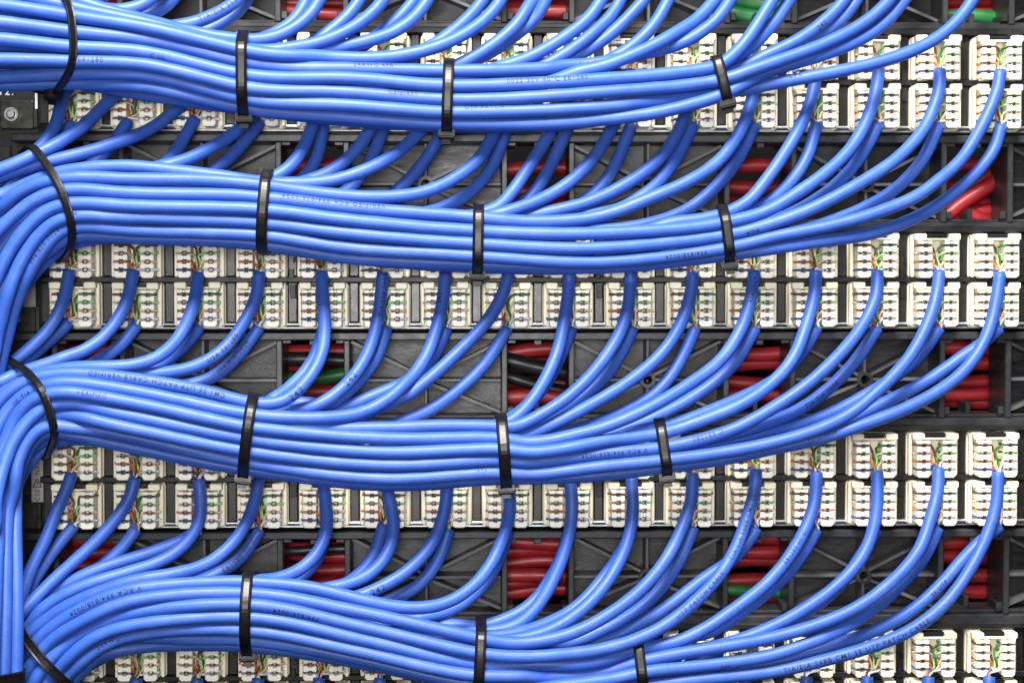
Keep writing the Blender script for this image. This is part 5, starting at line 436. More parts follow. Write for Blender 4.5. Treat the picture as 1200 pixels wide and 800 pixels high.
4 8U -94,-221,-2117 15,-130,-292 -5,-45,-96 -14,-48,-95 -22,-50,-93 -62,-105,-179 -77,-110,-172 -91,-112,-163 -111,-111,-150 -63,-53,-68 -142,-101,-122 -159,-89,-101 -85,-40,-41 -181,-67,-60 -95,-28,-19 -193,-44,-17 -195,-31,6 -194,-21,25 -193,-15,38 -287,-9,67 -476,7,121 -288,6,60 -389,-1,48 -487,-8,31 -292,-13,6 -291,-12,-5 -387,-19,-18 -287,-25,-19 -191,-16,-20 -189,-10,-31 -188,-2,-49 -93,3,-31 -183,16,-76 -183,28,-87 -271,57,-150 -175,43,-115 -165,43,-129 -77,23,-70 -218,77,-233 -143,35,-151 -62,6,-79 -52,2,-83 -43,-1,-88 -35,-4,-91 -76,-23,-277 -47,-7,-191 -130,17,-490
4 8L -93,-156,-2853 -137,-82,-380 -87,-47,-179 -113,-55,-163 -135,-61,-145 -152,-66,-123 -83,-35,-53 -87,-35,-44 -91,-35,-36 -94,-36,-28 -195,-70,-32 -197,-53,-30 -200,-32,-21 -200,-15,-6 -100,-5,5 -398,-20,60 -400,-4,38 -302,2,15 -706,9,23 -201,2,12 -603,4,38 -401,4,15 -300,6,-6 -199,7,-17 -197,10,-32 -292,25,-77 -284,40,-114 -183,29,-96 -89,15,-54 -86,14,-59 -165,27,-129 -227,37,-219 -199,27,-242 -169,18,-258 -143,15,-270 -77,-1,-191 -70,4,-195
4 7U -1011,-221,-2114 -34,-91,-296 -41,-66,-192 -63,-71,-184 -39,-37,-88 -100,-76,-163 -125,-79,-145 -70,-39,-66 -150,-77,-118 -80,-37,-52 -169,-71,-92 -266,-92,-112 -185,-49,-59 -189,-38,-46 -289,-38,-51 -196,-17,-16 -98,-7,-1 -393,-16,22 -493,-6,-2 -394,1,-12 -691,10,-28 -294,12,-21 -196,6,-28 -193,8,-42 -190,12,-60 -93,9,-36 -183,25,-85 -263,47,-159 -243,51,-190 -222,47,-215 -131,25,-158 -119,20,-168 -151,21,-266 -80,14,-192 -73,60,-324
4 7L -1000,-156,-2823 -89,-61,-287 -85,-47,-178 -110,-52,-163 -64,-28,-73 -71,-29,-67 -159,-57,-112 -176,-55,-88 -277,-71,-103 -192,-36,-44 -99,-14,-10 -99,-12,0 -397,-25,49 -300,-3,22 -403,5,13 -505,13,4 -605,17,19 -202,8,1 -201,12,-7 -305,22,-23 -201,0,-5 -197,-4,-17 -194,5,-39 -192,13,-59 -95,10,-37 -185,26,-87 -179,29,-105 -85,15,-59 -164,27,-130 -229,37,-216 -204,27,-237 -178,20,-257 -153,13,-272 -129,7,-282
4 6U -1938,-221,-2162 73,-110,-290 33,-78,-192 6,-41,-96 -4,-42,-95 -16,-44,-93 -27,-44,-90 -38,-44,-85 -47,-44,-80 -58,-43,-73 -67,-43,-64 -75,-41,-56 -81,-39,-47 -87,-38,-38 -184,-67,-53 -191,-54,-34 -194,-40,-27 -294,-39,-23 -392,-20,4 -592,-8,-2 -299,-9,1 -398,-5,-14 -495,9,-36 -295,10,-43 -289,14,-75 -282,27,-110 -183,26,-93 -88,16,-52 -253,47,-181 -227,38,-214 -138,23,-155 -130,17,-161 -170,15,-255 -95,6,-180 -41,3,-94 -137,7,-385 -80,1,-294
4 6L -1995,-156,-2754 -49,-72,-190 -64,-78,-182 -43,-43,-86 -50,-45,-80 -58,-46,-72 -68,-48,-65 -74,-48,-57 -80,-47,-49 -172,-90,-79 -181,-80,-60 -188,-65,-41 -193,-49,-19 -98,-18,1 -296,-31,19 -100,-4,1 -399,-10,-7 -397,-14,-7 -598,-2,-24 -298,8,-21 -295,9,-45 -289,13,-78 -188,18,-72 -184,27,-89 -90,17,-52 -261,51,-181 -82,16,-66 -155,28,-143 -210,37,-236 -190,26,-255 -157,14,-269 -87,5,-183 -37,1,-93 -60,1,-195 -21,-2,-102
4 5U -2890,-221,-2133 47,-126,-291 19,-90,-191 2,-48,-95 -8,-49,-92 -20,-51,-89 -33,-52,-84 -44,-52,-78 -54,-53,-72 -61,-52,-65 -69,-52,-58 -75,-50,-49 -81,-49,-40 -85,-47,-31 -180,-87,-35 -186,-77,-10 -94,-31,-9 -190,-42,-21 -193,-21,-15 -483,-18,-2 -192,-9,-17 -285,-12,-46 -282,-5,-71 -276,9,-101 -274,27,-124 -181,26,-93 -179,31,-101 -255,53,-177 -155,33,-136 -143,26,-147 -137,21,-151 -192,17,-233 -113,4,-163 -50,2,-85 -128,4,-270 -96,4,-295
4 5L -2885,-156,-2841 -24,-67,-195 -23,-35,-93 -36,-36,-87 -49,-38,-80 -60,-37,-72 -69,-38,-66 -75,-37,-57 -80,-34,-51 -86,-32,-43 -89,-29,-34 -93,-25,-24 -96,-21,-13 -99,-18,0 -397,-43,39 -500,-32,47 -296,-27,49 -100,2,17 -103,8,11 -105,15,0 -105,17,-20 -105,15,-30 -502,48,-171 -196,23,-76 -190,27,-88 -275,45,-156 -259,46,-185 -238,43,-211 -146,23,-152 -197,26,-246 -169,15,-261 -144,8,-275 -125,-6,-288
4 4U -3852,-221,-2027 -47,-141,-285 -45,-101,-183 -68,-109,-171 -43,-57,-80 -102,-117,-146 -121,-117,-128 -139,-114,-105 -76,-54,-43 -165,-100,-62 -87,-44,-22 -179,-77,-32 -183,-57,-27 -187,-38,-22 -94,-12,-13 -189,-13,-40 -188,2,-54 -280,15,-103 -279,33,-120 -272,48,-147 -173,33,-114 -164,22,-122 -80,3,-62 -76,-7,-63 -69,-17,-64 -59,-26,-67 -46,-30,-74 -51,-20,-83 -56,-4,-83 -53,6,-84 -43,0,-88 -67,-10,-183 -89,1,-280 -132,55,-390 -89,34,-300
4 4L -3851,-156,-2812 -158,-61,-255 -58,-22,-79 -65,-24,-73 -73,-25,-65 -79,-26,-56 -84,-28,-48 -175,-57,-82 -181,-55,-69 -281,-73,-92 -93,-31,-26 -275,-115,-43 -94,-26,-17 -192,-32,-38 -195,-12,-42 -195,3,-53 -192,16,-72 -188,27,-89 -92,15,-51 -90,16,-56 -173,34,-123 -163,31,-138 -223,36,-225 -199,25,-245 -172,17,-266 -146,11,-283 -116,0,-293 -62,-11,-191
4 3U -4762,-221,-2050 26,-49,-200 15,-52,-199 -4,-27,-98 -15,-28,-96 -28,-30,-91 -41,-31,-85 -53,-32,-78 -61,-32,-72 -67,-34,-65 -151,-68,-109 -83,-34,-43 -174,-68,-66 -362,-124,-99 -275,-73,-71 -184,-35,-54 -92,-13,-32 -181,-15,-75 -177,-5,-90 -86,0,-52 -163,2,-117 -222,2,-212 -137,-21,-137 -215,-8,-197 -74,-17,-63 -60,-43,-73 -15,-57,-94 6,-33,-102 -6,-5,-104 -48,11,-303 -27,19,-209 -42,31,-207 -80,37,-301
4 3L -4777,-156,-2834 -262,-61,-132 -268,-74,-108 -271,-87,-86 -363,-123,-96 -179,-54,-54 -178,-42,-65 -177,-30,-77 -176,-13,-89 -174,4,-101 -87,9,-55 -86,13,-59 -171,42,-125 -86,33,-67 -97,36,-60 -98,18,-59 -95,-16,-50 -78,-44,-52 -57,-56,-63 -42,-52,-76 -27,-43,-92 -14,-16,-108 -7,6,-119 10,0,-112 -3,4,-107 -51,-1,-409 -40,-1,-405
4 2U -5720,-221,-2021 -39,-49,-193 -32,-25,-92 -91,-54,-171 -168,-86,-234 -125,-59,-144 -132,-58,-136 -414,-171,-383 -197,-98,-193 -122,-78,-128 -164,-139,-191 -106,-66,-146 -43,-32,-79 -37,-27,-87 -27,-19,-92 -18,3,-105 -4,38,-126 -36,75,-119 -66,62,-101 -61,24,-92 -53,15,-92 -98,9,-185 -88,-13,-181 -39,-13,-90 -67,-18,-185 -84,-17,-287
4 2L -5714,-156,-2804 -180,-54,-237 -65,-19,-73 -144,-42,-130 -156,-45,-113 -163,-42,-106 -164,-32,-105 -166,-21,-111 -162,-11,-119 -155,0,-134 -146,13,-158 -70,-5,-74 -72,-13,-60 -68,-6,-69 -63,0,-78 -55,7,-85 -45,8,-92 -39,-7,-93 -130,-54,-257 -116,-29,-273 -97,-12,-288 -171,-18,-586
4 1U -6664,-221,-1953 -49,-67,-186 -135,-143,-352 -110,-138,-359 -34,-30,-87 -117,-76,-258 -69,-52,-175 -100,-113,-354 -27,-11,-94 -42,-20,-197 -83,38,-185 -50,18,-94 -52,6,-90 -48,-9,-89 -38,-28,-84 -45,-36,-77 -54,-17,-74 -59,15,-81 -49,21,-88 -79,38,-188 -31,14,-98 -25,4,-101 -61,-6,-303 -89,-18,-390
4 1L -6648,-156,-2749 -174,-100,-219 -159,-112,-224 -182,-163,-311 -81,-73,-161 -80,-58,-163 -32,-13,-94 -29,-5,-99 -31,11,-102 -41,24,-102 -54,21,-94 -66,23,-85 -153,58,-157 -72,21,-81 -57,-6,-86 -44,-18,-89 -33,-24,-87 -27,-22,-87 -57,-26,-180 -84,-15,-284 -126,-30,-484
5 1U -6634,-221,-5042 -20,-72,-297 -17,-23,-96 -54,-45,-188 -80,-44,-177 -49,-23,-82 -111,-46,-157
5 2U -5719,-221,-5048 -22,-72,-297 -18,-23,-96 -56,-45,-188 -81,-44,-177 -50,-23,-83 -113,-46,-156
5 3U -4802,-221,-5054 -25,-72,-297 -19,-23,-97 -57,-45,-188 -82,-44,-177 -51,-23,-82 -115,-46,-157
5 4U -3884,-221,-5060 -27,-72,-297 -19,-23,-97 -59,-45,-188 -84,-44,-177 -51,-23,-83 -117,-46,-156
5 5U -2964,-221,-5065 -29,-72,-298 -20,-23,-97 -60,-45,-188 -86,-44,-177 -52,-23,-83 -118,-46,-157
5 6U -2042,-221,-5071 -31,-72,-298 -22,-23,-97 -61,-45,-189 -87,-44,-177 -53,-23,-83 -120,-46,-157
5 7U -1119,-221,-5077 -33,-72,-298 -22,-23,-97 -63,-45,-189 -89,-44,-177 -54,-23,-84 -121,-46,-156
5 8U -194,-221,-5083 -36,-72,-298 -52,-46,-193 -35,-22,-93 -90,-44,-178 -55,-23,-83 -123,-46,-157
5 9U 733,-221,-5062 -38,-72,-299 -54,-46,-193 -35,-22,-93 -92,-44,-178 -56,-23,-84 -125,-46,-157
5 10U 1661,-221,-5068 -40,-72,-299 -55,-46,-193 -37,-22,-94 -93,-44,-178 -56,-23,-83 -127,-46,-158
5 11U 2591,-221,-5074 -42,-72,-299 -57,-46,-193 -37,-22,-94 -95,-44,-178 -57,-23,-84 -128,-46,-157
5 12U 3523,-221,-5080 -45,-72,-299 -58,-46,-194 -38,-22,-93 -96,-44,-179 -58,-23,-83 -130,-46,-158
5 13U 4457,-221,-5086 -48,-72,-299 -59,-46,-194 -39,-22,-94 -97,-44,-178 -59,-23,-84 -132,-46,-158
5 14U 5392,-221,-5091 -50,-72,-300 -60,-46,-194 -40,-22,-94 -99,-44,-179 -60,-23,-84 -133,-46,-158
5 15U 6329,-221,-5097 -52,-72,-300 -62,-46,-194 -41,-22,-95 -100,-44,-178 -61,-23,-84 -135,-46,-158
5 16U 7267,-221,-5103 -54,-72,-300 -63,-46,-195 -42,-22,-94 -102,-44,-179 -61,-23,-84 -137,-46,-158"""
R0 = 7.35*S
cables = {}
for line in BLUE.split('\n'):
    f = line.split(' '); b = int(f[0]); key = f[1]
    D = np.array([[int(x) for x in t.split(',')] for t in f[2:]], float)
    cables[(b, key)] = catmull(np.cumsum(D, axis=0)*2e-5, 4.2*S)
LW = ['brown', 'wbrown', 'orange', 'blue']; RWc = ['green', 'wgreen', 'worange', 'wblue']
BN = {1: 'first', 2: 'second', 3: 'third', 4: 'lowest'}
cable_ob = {}
for (b, key), P in cables.items():
    rnd = random.Random(b*1000+sum(ord(ch)*(i*7+3) for i, ch in enumerate(key)))
    n = len(P); ph = rnd.uniform(0, 6); s = np.arange(n)*4.2
    rv = 1+0.012*np.sin(s*0.16+ph)+0.010*np.sin(s*0.061+2*ph)
    rv[0] *= 0.93
    o = link('network_cable', tube('network_cable', P, R0, 14, rv), M['blue'], None, P[0]); cable_ob[(b, key)] = o
    if b == 1:
        e = int(key[1:]); tag(o, 'blue cable entering over the top edge into the topmost bundle, %s from the right' % (ORD[e] if e <= 16 else ['seventeenth', 'eighteenth', 'nineteenth', 'twentieth', 'twenty-first', 'twenty-second', 'twenty-third', 'twenty-fourth', 'twenty-fifth', 'twenty-sixth', 'twenty-seventh', 'twenty-eighth'][e-17]), 'cable', 'blue network cables')
        continue
    c = int(key[:-1]); up_ = key[-1] == 'U'; p = b-1
    if b == 5: tag(o, 'blue network cable end at the bottom edge, bottom jack rows, %s' % side(c), 'cable', 'blue network cables')
    else: tag(o, 'blue network cable from the %s jack, %s, %s jack rows' % ('upper' if up_ else 'lower', side(c), ROWN[p]), 'cable', 'blue network cables')
    # conductors fanned into the jack
    z = SPLIT[p]; jv = z-54.0 if up_ else z+3.0; ju = colu(c)
    p0 = P[0]; u0 = 600+p0[0]/S; v0 = 400-p0[2]/S; d0 = -p0[1]/S
    t0 = P[3]-P[0]; t0 = t0/np.linalg.norm(t0)
    for sidec, cols in ((-1, LW), (1, RWc)):
        tw = rnd.uniform(0, 6.28)
        for i, cn in enumerate(cols):
            sv = jv+SLOTY[i]+rnd.uniform(-.3, .3)
            ang = rnd.uniform(0, 6.28); pr = i//2
            pts = [(u0+2.5*math.cos(ang), v0+5, d0+2.5*math.sin(ang)-1), (u0+sidec*1.0+rnd.uniform(-1.5, 1.5), v0-3, d0-2+rnd.uniform(-2, 3))]
            # twisted pair climbing the channel, then bent out into its slot
            cx = ju+sidec*(2.0+2.6*pr)*rnd.uniform(.7, 1.2)
            top = sv-rnd.uniform(-1.0, 3.5) if pr == 0 else sv+rnd.uniform(-2, 2)
            vv = v0-8; ph = tw+math.pi*i
            while vv > top+4:
                ph += 1.1; pts.append((cx+1.3*math.cos(ph)+rnd.uniform(-.5, .5), vv, 3+1.3*math.sin(ph)+3*pr)); vv -= 4.5
            if len(pts) == 2: pts.append((ju+sidec*5, min(sv+1, v0-2), rnd.uniform(10, 14)))
            pts += [(ju+sidec*rnd.uniform(6.5, 8.5), sv+rnd.uniform(-.8, .8), rnd.uniform(3, 9)), (ju+sidec*13, sv, 2.5), (ju+sidec*19, sv, 2.0), (ju+sidec*(24+rnd.uniform(0, 3.5)), sv+rnd.uniform(-.6, .6), 2.5)]
            Q = catmull([W(*q) for q in pts], 2.4*S)
            link('wire', tube('wire', Q, 1.35*S, 6, origin=p0), M['w_'+cn], o)

# ------------------------------------------------------------------ printing on the jackets
TEXT = [(1, 'E8', 0.03148, -0.02041, 0.08355, 'TIA/EIA 568B CM1 5E UTP', 0, 6.2, -0.1),
(1, 'E7', 0.00861, -0.02817, 0.0755, '0022 30V 60°C E81280', 0, 6, 0.35),
(1, 'E8', -0.04105, -0.02857, 0.07913, '24AWG 4PR', 0, 5.5, 0.5),
(1, 'E3', -0.03264, -0.02979, 0.07114, 'VERIFIED', 1, 5.5, 0.45),
(1, 'E3', -0.11935, -0.0355, 0.08015, 'E81280', 0, 6, 0.1),
(1, 'E7', -0.10072, -0.03379, 0.08232, 'C UL', 0, 5.5, -0.5),
(1, 'E1', -0.00949, -0.02854, 0.06704, 'UTP PATCH', 0, 5.5, 0.6),
(1, 'E1', 0.08186, -0.01904, 0.0777, '242', 1, 7, 0.6),
(1, 'E24', -0.08573, -0.02088, 0.09644, 'TIA/EIA 568B', 0, 6.2, 0),
(1, 'E5', 0.08946, -0.01492, 0.09402, '242', 0, 6, -0.3),
(2, '12U', -0.05225, -0.03026, 0.04013, 'VERIFIED RCA 994/838/0024', 1, 6, 0.5),
(2, '16U', 0.049, -0.02373, 0.02644, '994/838/0024', 1, 5.5, -0.2),
(2, '15U', 0.06858, -0.02243, 0.0338, 'RCA', 1, 5.5, -0.6),
(2, '16U', -0.13386, -0.03092, 0.02857, '994/838/0024', 0, 5.5, 0.2),
(2, '15U', -0.1255, -0.03313, 0.03692, '024', 0, 5.5, 0.3),
(3, '5U', -0.10305, -0.03047, -0.01009, 'CM1 5E UTP PATCH CABLE VERIFIED', 1, 6, 0.1),
(3, '4U', -0.08666, -0.01353, -0.00159, 'USA E81280', 0, 6, -0.2),
(3, '4L', -0.08423, -0.00541, -0.00481, '994/838/0024', 0, 6, 0.1),
(3, '5U', -0.06421, -0.02587, -0.01361, '242', 0, 8, -0.3),
(3, '6U', -0.04909, -0.01578, -0.01067, '242', 0, 8, 0),
(3, '6U', -0.04015, -0.00607, 0.01507, 'TIA/EIA 568B', 0, 6, -0.4),
(3, '7U', -0.02171, -0.00726, 0.013, '242', 0, 6, 0.5),
(3, '14U', 0.02803, -0.02553, -0.03101, 'V RCA 994/838/0024', 1, 5.5, -0.1),
(3, '15U', -0.01052, -0.02823, -0.03665, '242', 0, 5, 0.7),
(3, '14U', 0.05584, -0.02291, -0.02695, 'C E81280', 1, 6, 0.3),
(3, '12U', 0.07148, -0.00624, 0.01555, '994/0024', 0, 5.5, 0),
(3, '14L', 0.0918, -0.00933, -0.01551, 'TIA/EIA 568B', 0, 6, -0.1),
(3, '13L', 0.08447, -0.00594, -0.00565, 'E81280 USA', 0, 5, 0.3),
(3, '12U', -0.11993, -0.03451, -0.01363, 'VERIFIED', 0, 5.5, 0.2),
(3, '7U', -0.14059, -0.03115, -0.01392, 'UL TIA', 0, 5.5, -0.2),
(3, '16U', 0.0898, -0.01989, -0.02747, '60°C 0024', 0, 5, 0.3),
(4, '8U', -0.11796, -0.03028, -0.07185, 'V RCA 994/838/0024', 1, 6.2, 0),
(4, '12U', -0.06301, -0.03138, -0.07577, '994/838/0024', 1, 6, -0.5),
(4, '15U', -0.1168, -0.02986, -0.08485, '24AWG', 0, 5.5, 0.2),
(4, '4L', -0.08264, -0.00526, -0.06439, 'E81280 60°C', 0, 6.5, 0),
(4, '7U', -0.04115, -0.01857, -0.07176, '242', 0, 8, -0.2),
(4, '12U', 0.06847, -0.01047, -0.05565, 'TIA/EIA 568B CM1 5E', 0, 6, 0.1),
(4, '12U', 0.05406, -0.02054, -0.07426, 'UTP PATCH CABLE', 0, 6, 0.1),
(4, '16U', 0.10109, -0.02054, -0.0904, 'TIA/EIA 568B CM1 5E UTP PATCH CABLE', 0, 6.5, 0),
(4, '16L', 0.12844, -0.0063, -0.07451, '5E UTP', 0, 5.5, 0),
(4, '13U', 0.08369, -0.01152, -0.06158, 'E81280 60°C', 0, 5.5, 0.2),
(4, '15L', 0.06093, -0.02339, -0.09316, '242', 0, 5, -0.5)]
_font = {}
def glyphs(txt):
    if txt in _font: return _font[txt]
    cu = bpy.data.curves.new('print', 'FONT'); cu.body = txt; cu.size = 1.0; cu.space_character = 1.25; cu.resolution_u = 2; cu.offset = 0.006
    ob = bpy.data.objects.new('print', cu); COL.objects.link(ob)
    dg = bpy.context.evaluated_depsgraph_get(); dg.update()
    me = bpy.data.meshes.new_from_object(ob.evaluated_get(dg)); bpy.data.objects.remove(ob); bpy.data.curves.remove(cu)
    bm = bmesh.new(); bm.from_mesh(me); bpy.data.meshes.remove(me)
    for y in (0.1, 0.22, 0.34, 0.46, 0.58, 0.68):
        bmesh.ops.bisect_plane(bm, geom=bm.verts[:]+bm.edges[:]+bm.faces[:], plane_co=(0, y, 0), plane_no=(0, 1, 0))
    bmesh.ops.triangulate(bm, faces=bm.faces[:])
    bm.verts.ensure_lookup_table()
    V = np.array([v.co[:] for v in bm.verts]); F = [[v.index for v in f.verts] for f in bm.faces]; bm.free()
    _font[txt] = (V, F); return V, F
CAM = np.array(cam_ob.matrix_world.translation)
for (b, key, x, y, z, txt, flip, h, ao) in TEXT:
    P = cables[(b, key)]; o = cable_ob[(b, key)]
    V, F = glyphs(txt)
    s = np.r_[0, np.cumsum(np.linalg.norm(np.diff(P, axis=0), axis=1))]
    i0 = int(((P-np.array((x, y, z)))**2).sum(1).argmin())
    T = np.gradient(P, axis=0)[i0]
    sgn = 1.0 if (T[0] > 0 or (abs(T[0]) < .3*abs(T[2]) and T[2] > 0)) else -1.0
    if flip: sgn = -sgn
    sc = h*.9/0.72*S; wid = V[:, 0].max()
    s0 = s[i0]
    L = s0+sgn*(V[:, 0]-wid/2)*sc
    th = (V[:, 1]-0.35)*sc/R0+ao*(-1 if flip else 1)
    if L.min() < 2*S: L += 2*S-L.min()
    C = np.stack([np.interp(L, s, P[:, k]) for k in range(3)], 1)
    TT = np.gradient(P, axis=0); TT /= np.linalg.norm(TT, axis=1)[:, None]
    Tn = np.stack([np.interp(L, s, TT[:, k]) for k in range(3)], 1)*sgn; Tn /= np.linalg.norm(Tn, axis=1)[:, None]
    view = np.array((0.0, -1.0, 0.12)); Nn = view-Tn*(Tn@view)[:, None]; Nn /= np.linalg.norm(Nn, axis=1)[:, None]
    Bn = np.cross(Nn, Tn)
    Q = C+(R0*1.028)*(np.cos(th)[:, None]*Nn+np.sin(th)[:, None]*Bn)-P[0]
    me = bpy.data.meshes.new('printed_text'); me.from_pydata(Q.tolist(), [], F); me.update()
    link('printed_text', me, M['ink'], o)

# ------------------------------------------------------------------ cable ties
TIES = [(1, -0.13712, -0.02288, 0.0877, 0.7619, 0.6476, -0.0, 9, 1, 86),
(1, -0.07845, -0.02184, 0.07798, 0.9988, 0.0499, -0.0, 12, 1, 50),
(1, -0.01982, -0.02184, 0.07248, 0.9994, 0.0, -0.0349, 12, 1, 50),
(1, 0.06007, -0.01872, 0.077, 0.9672, -0.0797, 0.2412, 12, 1, 38),
(2, -0.13538, -0.02288, 0.04074, 0.8083, 0.5269, 0.2626, 9, 0, 86),
(2, -0.07252, -0.02184, 0.03837, 0.9971, 0.03, -0.0697, 12, 0, 50),
(2, -0.0112, -0.02184, 0.03123, 0.9998, 0.0, -0.0175, 12, 1, 50),
(2, 0.0615, -0.01872, 0.03209, 0.989, -0.0499, 0.139, 12, 1, 38),
(3, -0.14109, -0.02288, -0.01716, 0.7986, 0.5269, 0.2907, 9, 0, 86),
(3, -0.07755, -0.02184, -0.02533, 0.989, 0.0499, -0.139, 12, 1, 50),
(3, -0.00378, -0.02184, -0.03052, 0.9976, 0.0, 0.0698, 13, 1, 50),
(3, 0.04333, -0.01872, -0.03121, 0.989, -0.0499, 0.139, 12, 1, 38),
(4, -0.13591, -0.02288, -0.09103, 0.7379, 0.1191, 0.6644, 11, 1, 48),
(4, -0.0781, -0.02184, -0.0778, 0.9989, 0.03, -0.0349, 12, 1, 50),
(4, -0.01082, -0.02184, -0.09049, 0.9986, 0.0, -0.0523, 12, 0, 50),
(4, 0.03667, -0.01872, -0.09629, 0.9941, -0.03, 0.1045, 12, 0, 38),
(3, -0.14823, -0.03718, -0.09166, 0.0349, 0.0, 0.9994, 14, 0, 86)]
def hull(pts):
    pts = sorted(map(tuple, pts))
    def half(ps):
        h = []
        for p in ps:
            while len(h) > 1 and (h[-1][0]-h[-2][0])*(p[1]-h[-2][1])-(h[-1][1]-h[-2][1])*(p[0]-h[-2][0]) <= 0: h.pop()
            h.append(p)
        return h
    a = half(pts); b2 = half(pts[::-1]); return np.array(a[:-1]+b2[:-1])
TIEPOS = {1: 'topmost', 2: 'second', 3: 'third', 4: 'lowest'}
tn = {1: 0, 2: 0, 3: 0, 4: 0}
for (b, cx, cy, cz, nx, ny, nz, w, head, lim) in TIES:
    C = np.array((cx, cy, cz)); n = np.array((nx, ny, nz)); n /= np.linalg.norm(n)
    e1 = np.cross(n, (0, -1.0, 0)); e1 /= np.linalg.norm(e1)
    if e1[2] < -1e-3 or (abs(e1[2]) < 1e-3 and e1[0] < 0): e1 = -e1
    e2 = np.cross(e1, n); 
    if e2[1] > 0: e2 = -e2                      # e2 points at the camera, e1 up
    pts = []
    for (bb, k), P in cables.items():
        if bb != b: continue
        sd = (P-C)@n; cr = np.where(sd[:-1]*sd[1:] <= 0)[0]
        best = None
        for i in cr:
            q = P[i]+(P[i+1]-P[i])*(sd[i]/(sd[i]-sd[i+1]+1e-12)); dd = np.linalg.norm(q-C)
            if dd < lim*S and q[1] < -30*S and (best is None or dd < best[0]):
                tg = P[i+1]-P[i]; cs = abs(tg@n)/np.linalg.norm(tg); best = (dd, q, R0*(1+.8*(1/max(cs, .5)-1)))
        if best is not None: pts.append(((best[1]-C)@e1, (best[1]-C)@e2, best[2]))
    if len(pts) < 3: raise RuntimeError('tie without cables %s %s %s' % (b, cx, len(pts)))
    circ = [(x+(r_+.5*S)*math.cos(t), y+(r_+.5*S)*math.sin(t)) for x, y, r_ in pts for t in np.linspace(0, 6.283, 14, endpoint=False)]
    H = hull(circ); H = np.vstack([H, H[:1]])
    sl = np.r_[0, np.cumsum(np.linalg.norm(np.diff(H, axis=0), axis=1))]; m = 72
    t = np.linspace(0, sl[-1], m, endpoint=False); H2 = np.stack([np.interp(t, sl, H[:, k]) for k in (0, 1)], 1)
    for _ in range(5): H2 = .5*H2+.25*(np.roll(H2, 1, 0)+np.roll(H2, -1, 0))
    dT = np.roll(H2, -1, 0)-np.roll(H2, 1, 0); No = np.stack([dT[:, 1], -dT[:, 0]], 1); No /= np.linalg.norm(No, axis=1)[:, None]
    th = 3.0*S; hw = w/2*S; V = []; Fc = []
    prof = [(0, -hw), (th*.75, -hw), (th, -hw*.82), (th*.8, -hw*.5), (th*.8, hw*.5), (th, hw*.82), (th*.75, hw), (0, hw)]
    for q, no in zip(H2, No):
        for a, c2 in prof:
            r2 = q+no*(a+1.3*S); V.append(e1*r2[0]+e2*r2[1]+n*c2)
    k = len(prof)
    for i in range(m):
        j = (i+1) % m
        for a in range(k): Fc.append((i*k+a, i*k+(a+1) % k, j*k+(a+1) % k, j*k+a))
    tie = empty('cable_tie', C); tn[b] += 1
    me = bpy.data.meshes.new('strap'); me.from_pydata([tuple(v) for v in V], [], Fc); me.update()
    bm = bmesh.new(); bm.from_mesh(me); bmesh.ops.recalc_face_normals(bm, faces=bm.faces); bm.to_mesh(me); bm.free()
    link('strap', me, M['nylon'], tie)
    if head:
        sc = -H2[:, 0]*1.0+H2[:, 1]*.12; i = int(sc.argmax()); q = H2[i]; no = No[i]
        ta = np.array((-no[1], no[0]))
        hb = []; hd = [(-1, -1), (1, -1), (1, 1), (-1, 1)]
        for dd, sx in ((-1.0*S, 1.0), (8.0*S, 1.0), (10.5*S, .8)):
            for a, c2 in hd:
                r2 = q+no*dd+ta*a*7.5*S*sx; hb.append(e1*r2[0]+e2*r2[1]+n*c2*(hw+3.2*S)*(sx if sx == 1 else .88))
        hf = [(0, 1, 2, 3), (8, 9, 10, 11)]+[(r*4+a, r*4+(a+1) % 4, r*4+4+(a+1) % 4, r*4+4+a) for r in (0, 1) for a in range(4)]
        me = bpy.data.meshes.new('locking_head'); me.from_pydata([tuple(v) for v in hb], [], hf); me.update()
        bm = bmesh.new(); bm.from_mesh(me); bmesh.ops.recalc_face_normals(bm, faces=bm.faces)
        bmesh.ops.bevel(bm, geom=bm.edges[:], offset=.9*S, segments=2, affect='EDGES'); bm.to_mesh(me); bm.free()
        hob = link('locking_head', me, M['nylon'], tie)
        tv = []
        for dd in (10.6*S, 15*S):
            for a, c2 in hd:
                r2 = q+no*dd+ta*(a*1.6*S+2*S); tv.append(e1*r2[0]+e2*r2[1]+n*c2*hw*.8)
        me = bpy.data.meshes.new('cut_tail'); me.from_pydata([tuple(v) for v in tv], [], [(0, 1, 2, 3), (4, 5, 6, 7)]+[(a, (a+1) % 4, 4+(a+1) % 4, 4+a) for a in range(4)]); me.update()
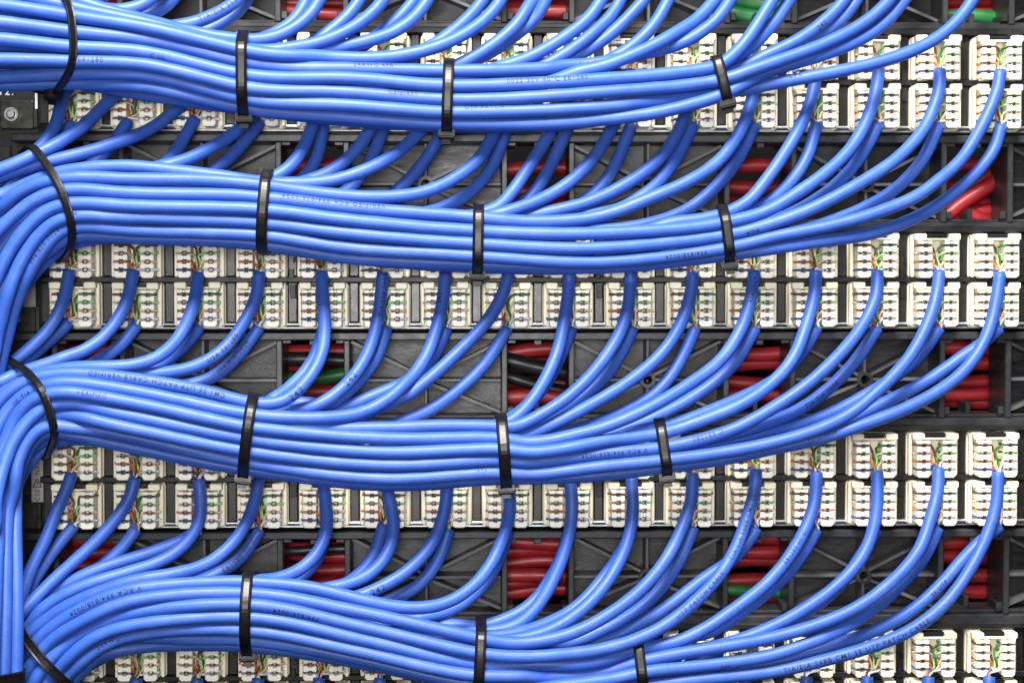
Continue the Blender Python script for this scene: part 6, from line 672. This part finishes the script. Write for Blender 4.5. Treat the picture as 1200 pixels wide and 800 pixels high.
        link('cut_tail', me, M['nylon'], hob)
    if tn[b] == 5: lab = 'black cable tie round the vertical cables at the bottom left corner'
    else: lab = 'black cable tie on the %s blue bundle, %s from the left' % (TIEPOS[b], ORD[tn[b]])
    tag(tie, lab, 'cable tie', 'black cable ties')

# ------------------------------------------------------------------ labels and numerals at the left end
def flat_text(name, txt, loc, h, m, rot=0.0, parent=None):
    V, F = glyphs(txt); sc = h/0.72*S
    wid = V[:, 0].max(); c, s_ = math.cos(rot), math.sin(rot)
    X = (V[:, 0]-wid/2)*sc; Z = (V[:, 1]-.35)*sc
    me = bpy.data.meshes.new(name); me.from_pydata([(x*c-zz*s_, 0, x*s_+zz*c) for x, zz in zip(X, Z)], [], F); me.update()
    return link(name, me, m, parent, loc)
def label_plate(u, v, h, texts, label):
    o = link('rating_label', MB().box(-7, 7, -h/2, h/2, -2, 0, .3).mesh('rating_label'), M['sticker'], None, W(u, v, -22))
    tag(o, label, 'label')
    for txt, dv, sz, rot in texts: flat_text('printed_text', txt, (0, -.25*S, -dv*S), sz, M['blackink'], rot, o)
    return o
q = label_plate(38, 557, 62, [('R146', -26, 3.6, 0), ('N355', -11, 5.6, math.pi/2), ('CSE', 23, 5.4, math.pi/2)], 'small grey rating label reading N355 with a triangle, beside the third jack rows')
tri = MB().bar((-5, 13), (5, 13), 1.2, 0.2, .3).bar((-5, 13.3), (-.2, 3.6), 1.2, 0.2, .3).bar((5, 13.3), (.2, 3.6), 1.2, 0.2, .3).bar((0, 7), (0, 11), 1.1, 0.2, .3)
link('triangle_mark', tri.mesh('triangle_mark'), M['blackink'], q)
label_plate(31, 325, 66, [('N355', -10, 8, math.pi/2)], 'narrow grey label strip beside the second jack rows, half hidden by cables')
o = flat_text('port_numeral', '1', W(38, 117, -24), 19, M['white']); tag(o, 'white numeral 1 printed on the black panel beside the top jacks', 'numeral')
o = flat_text('port_numeral', '12:', W(5, 106, -24), 9, M['white']); tag(o, 'small white printed characters above the screw at the upper left', 'numeral')
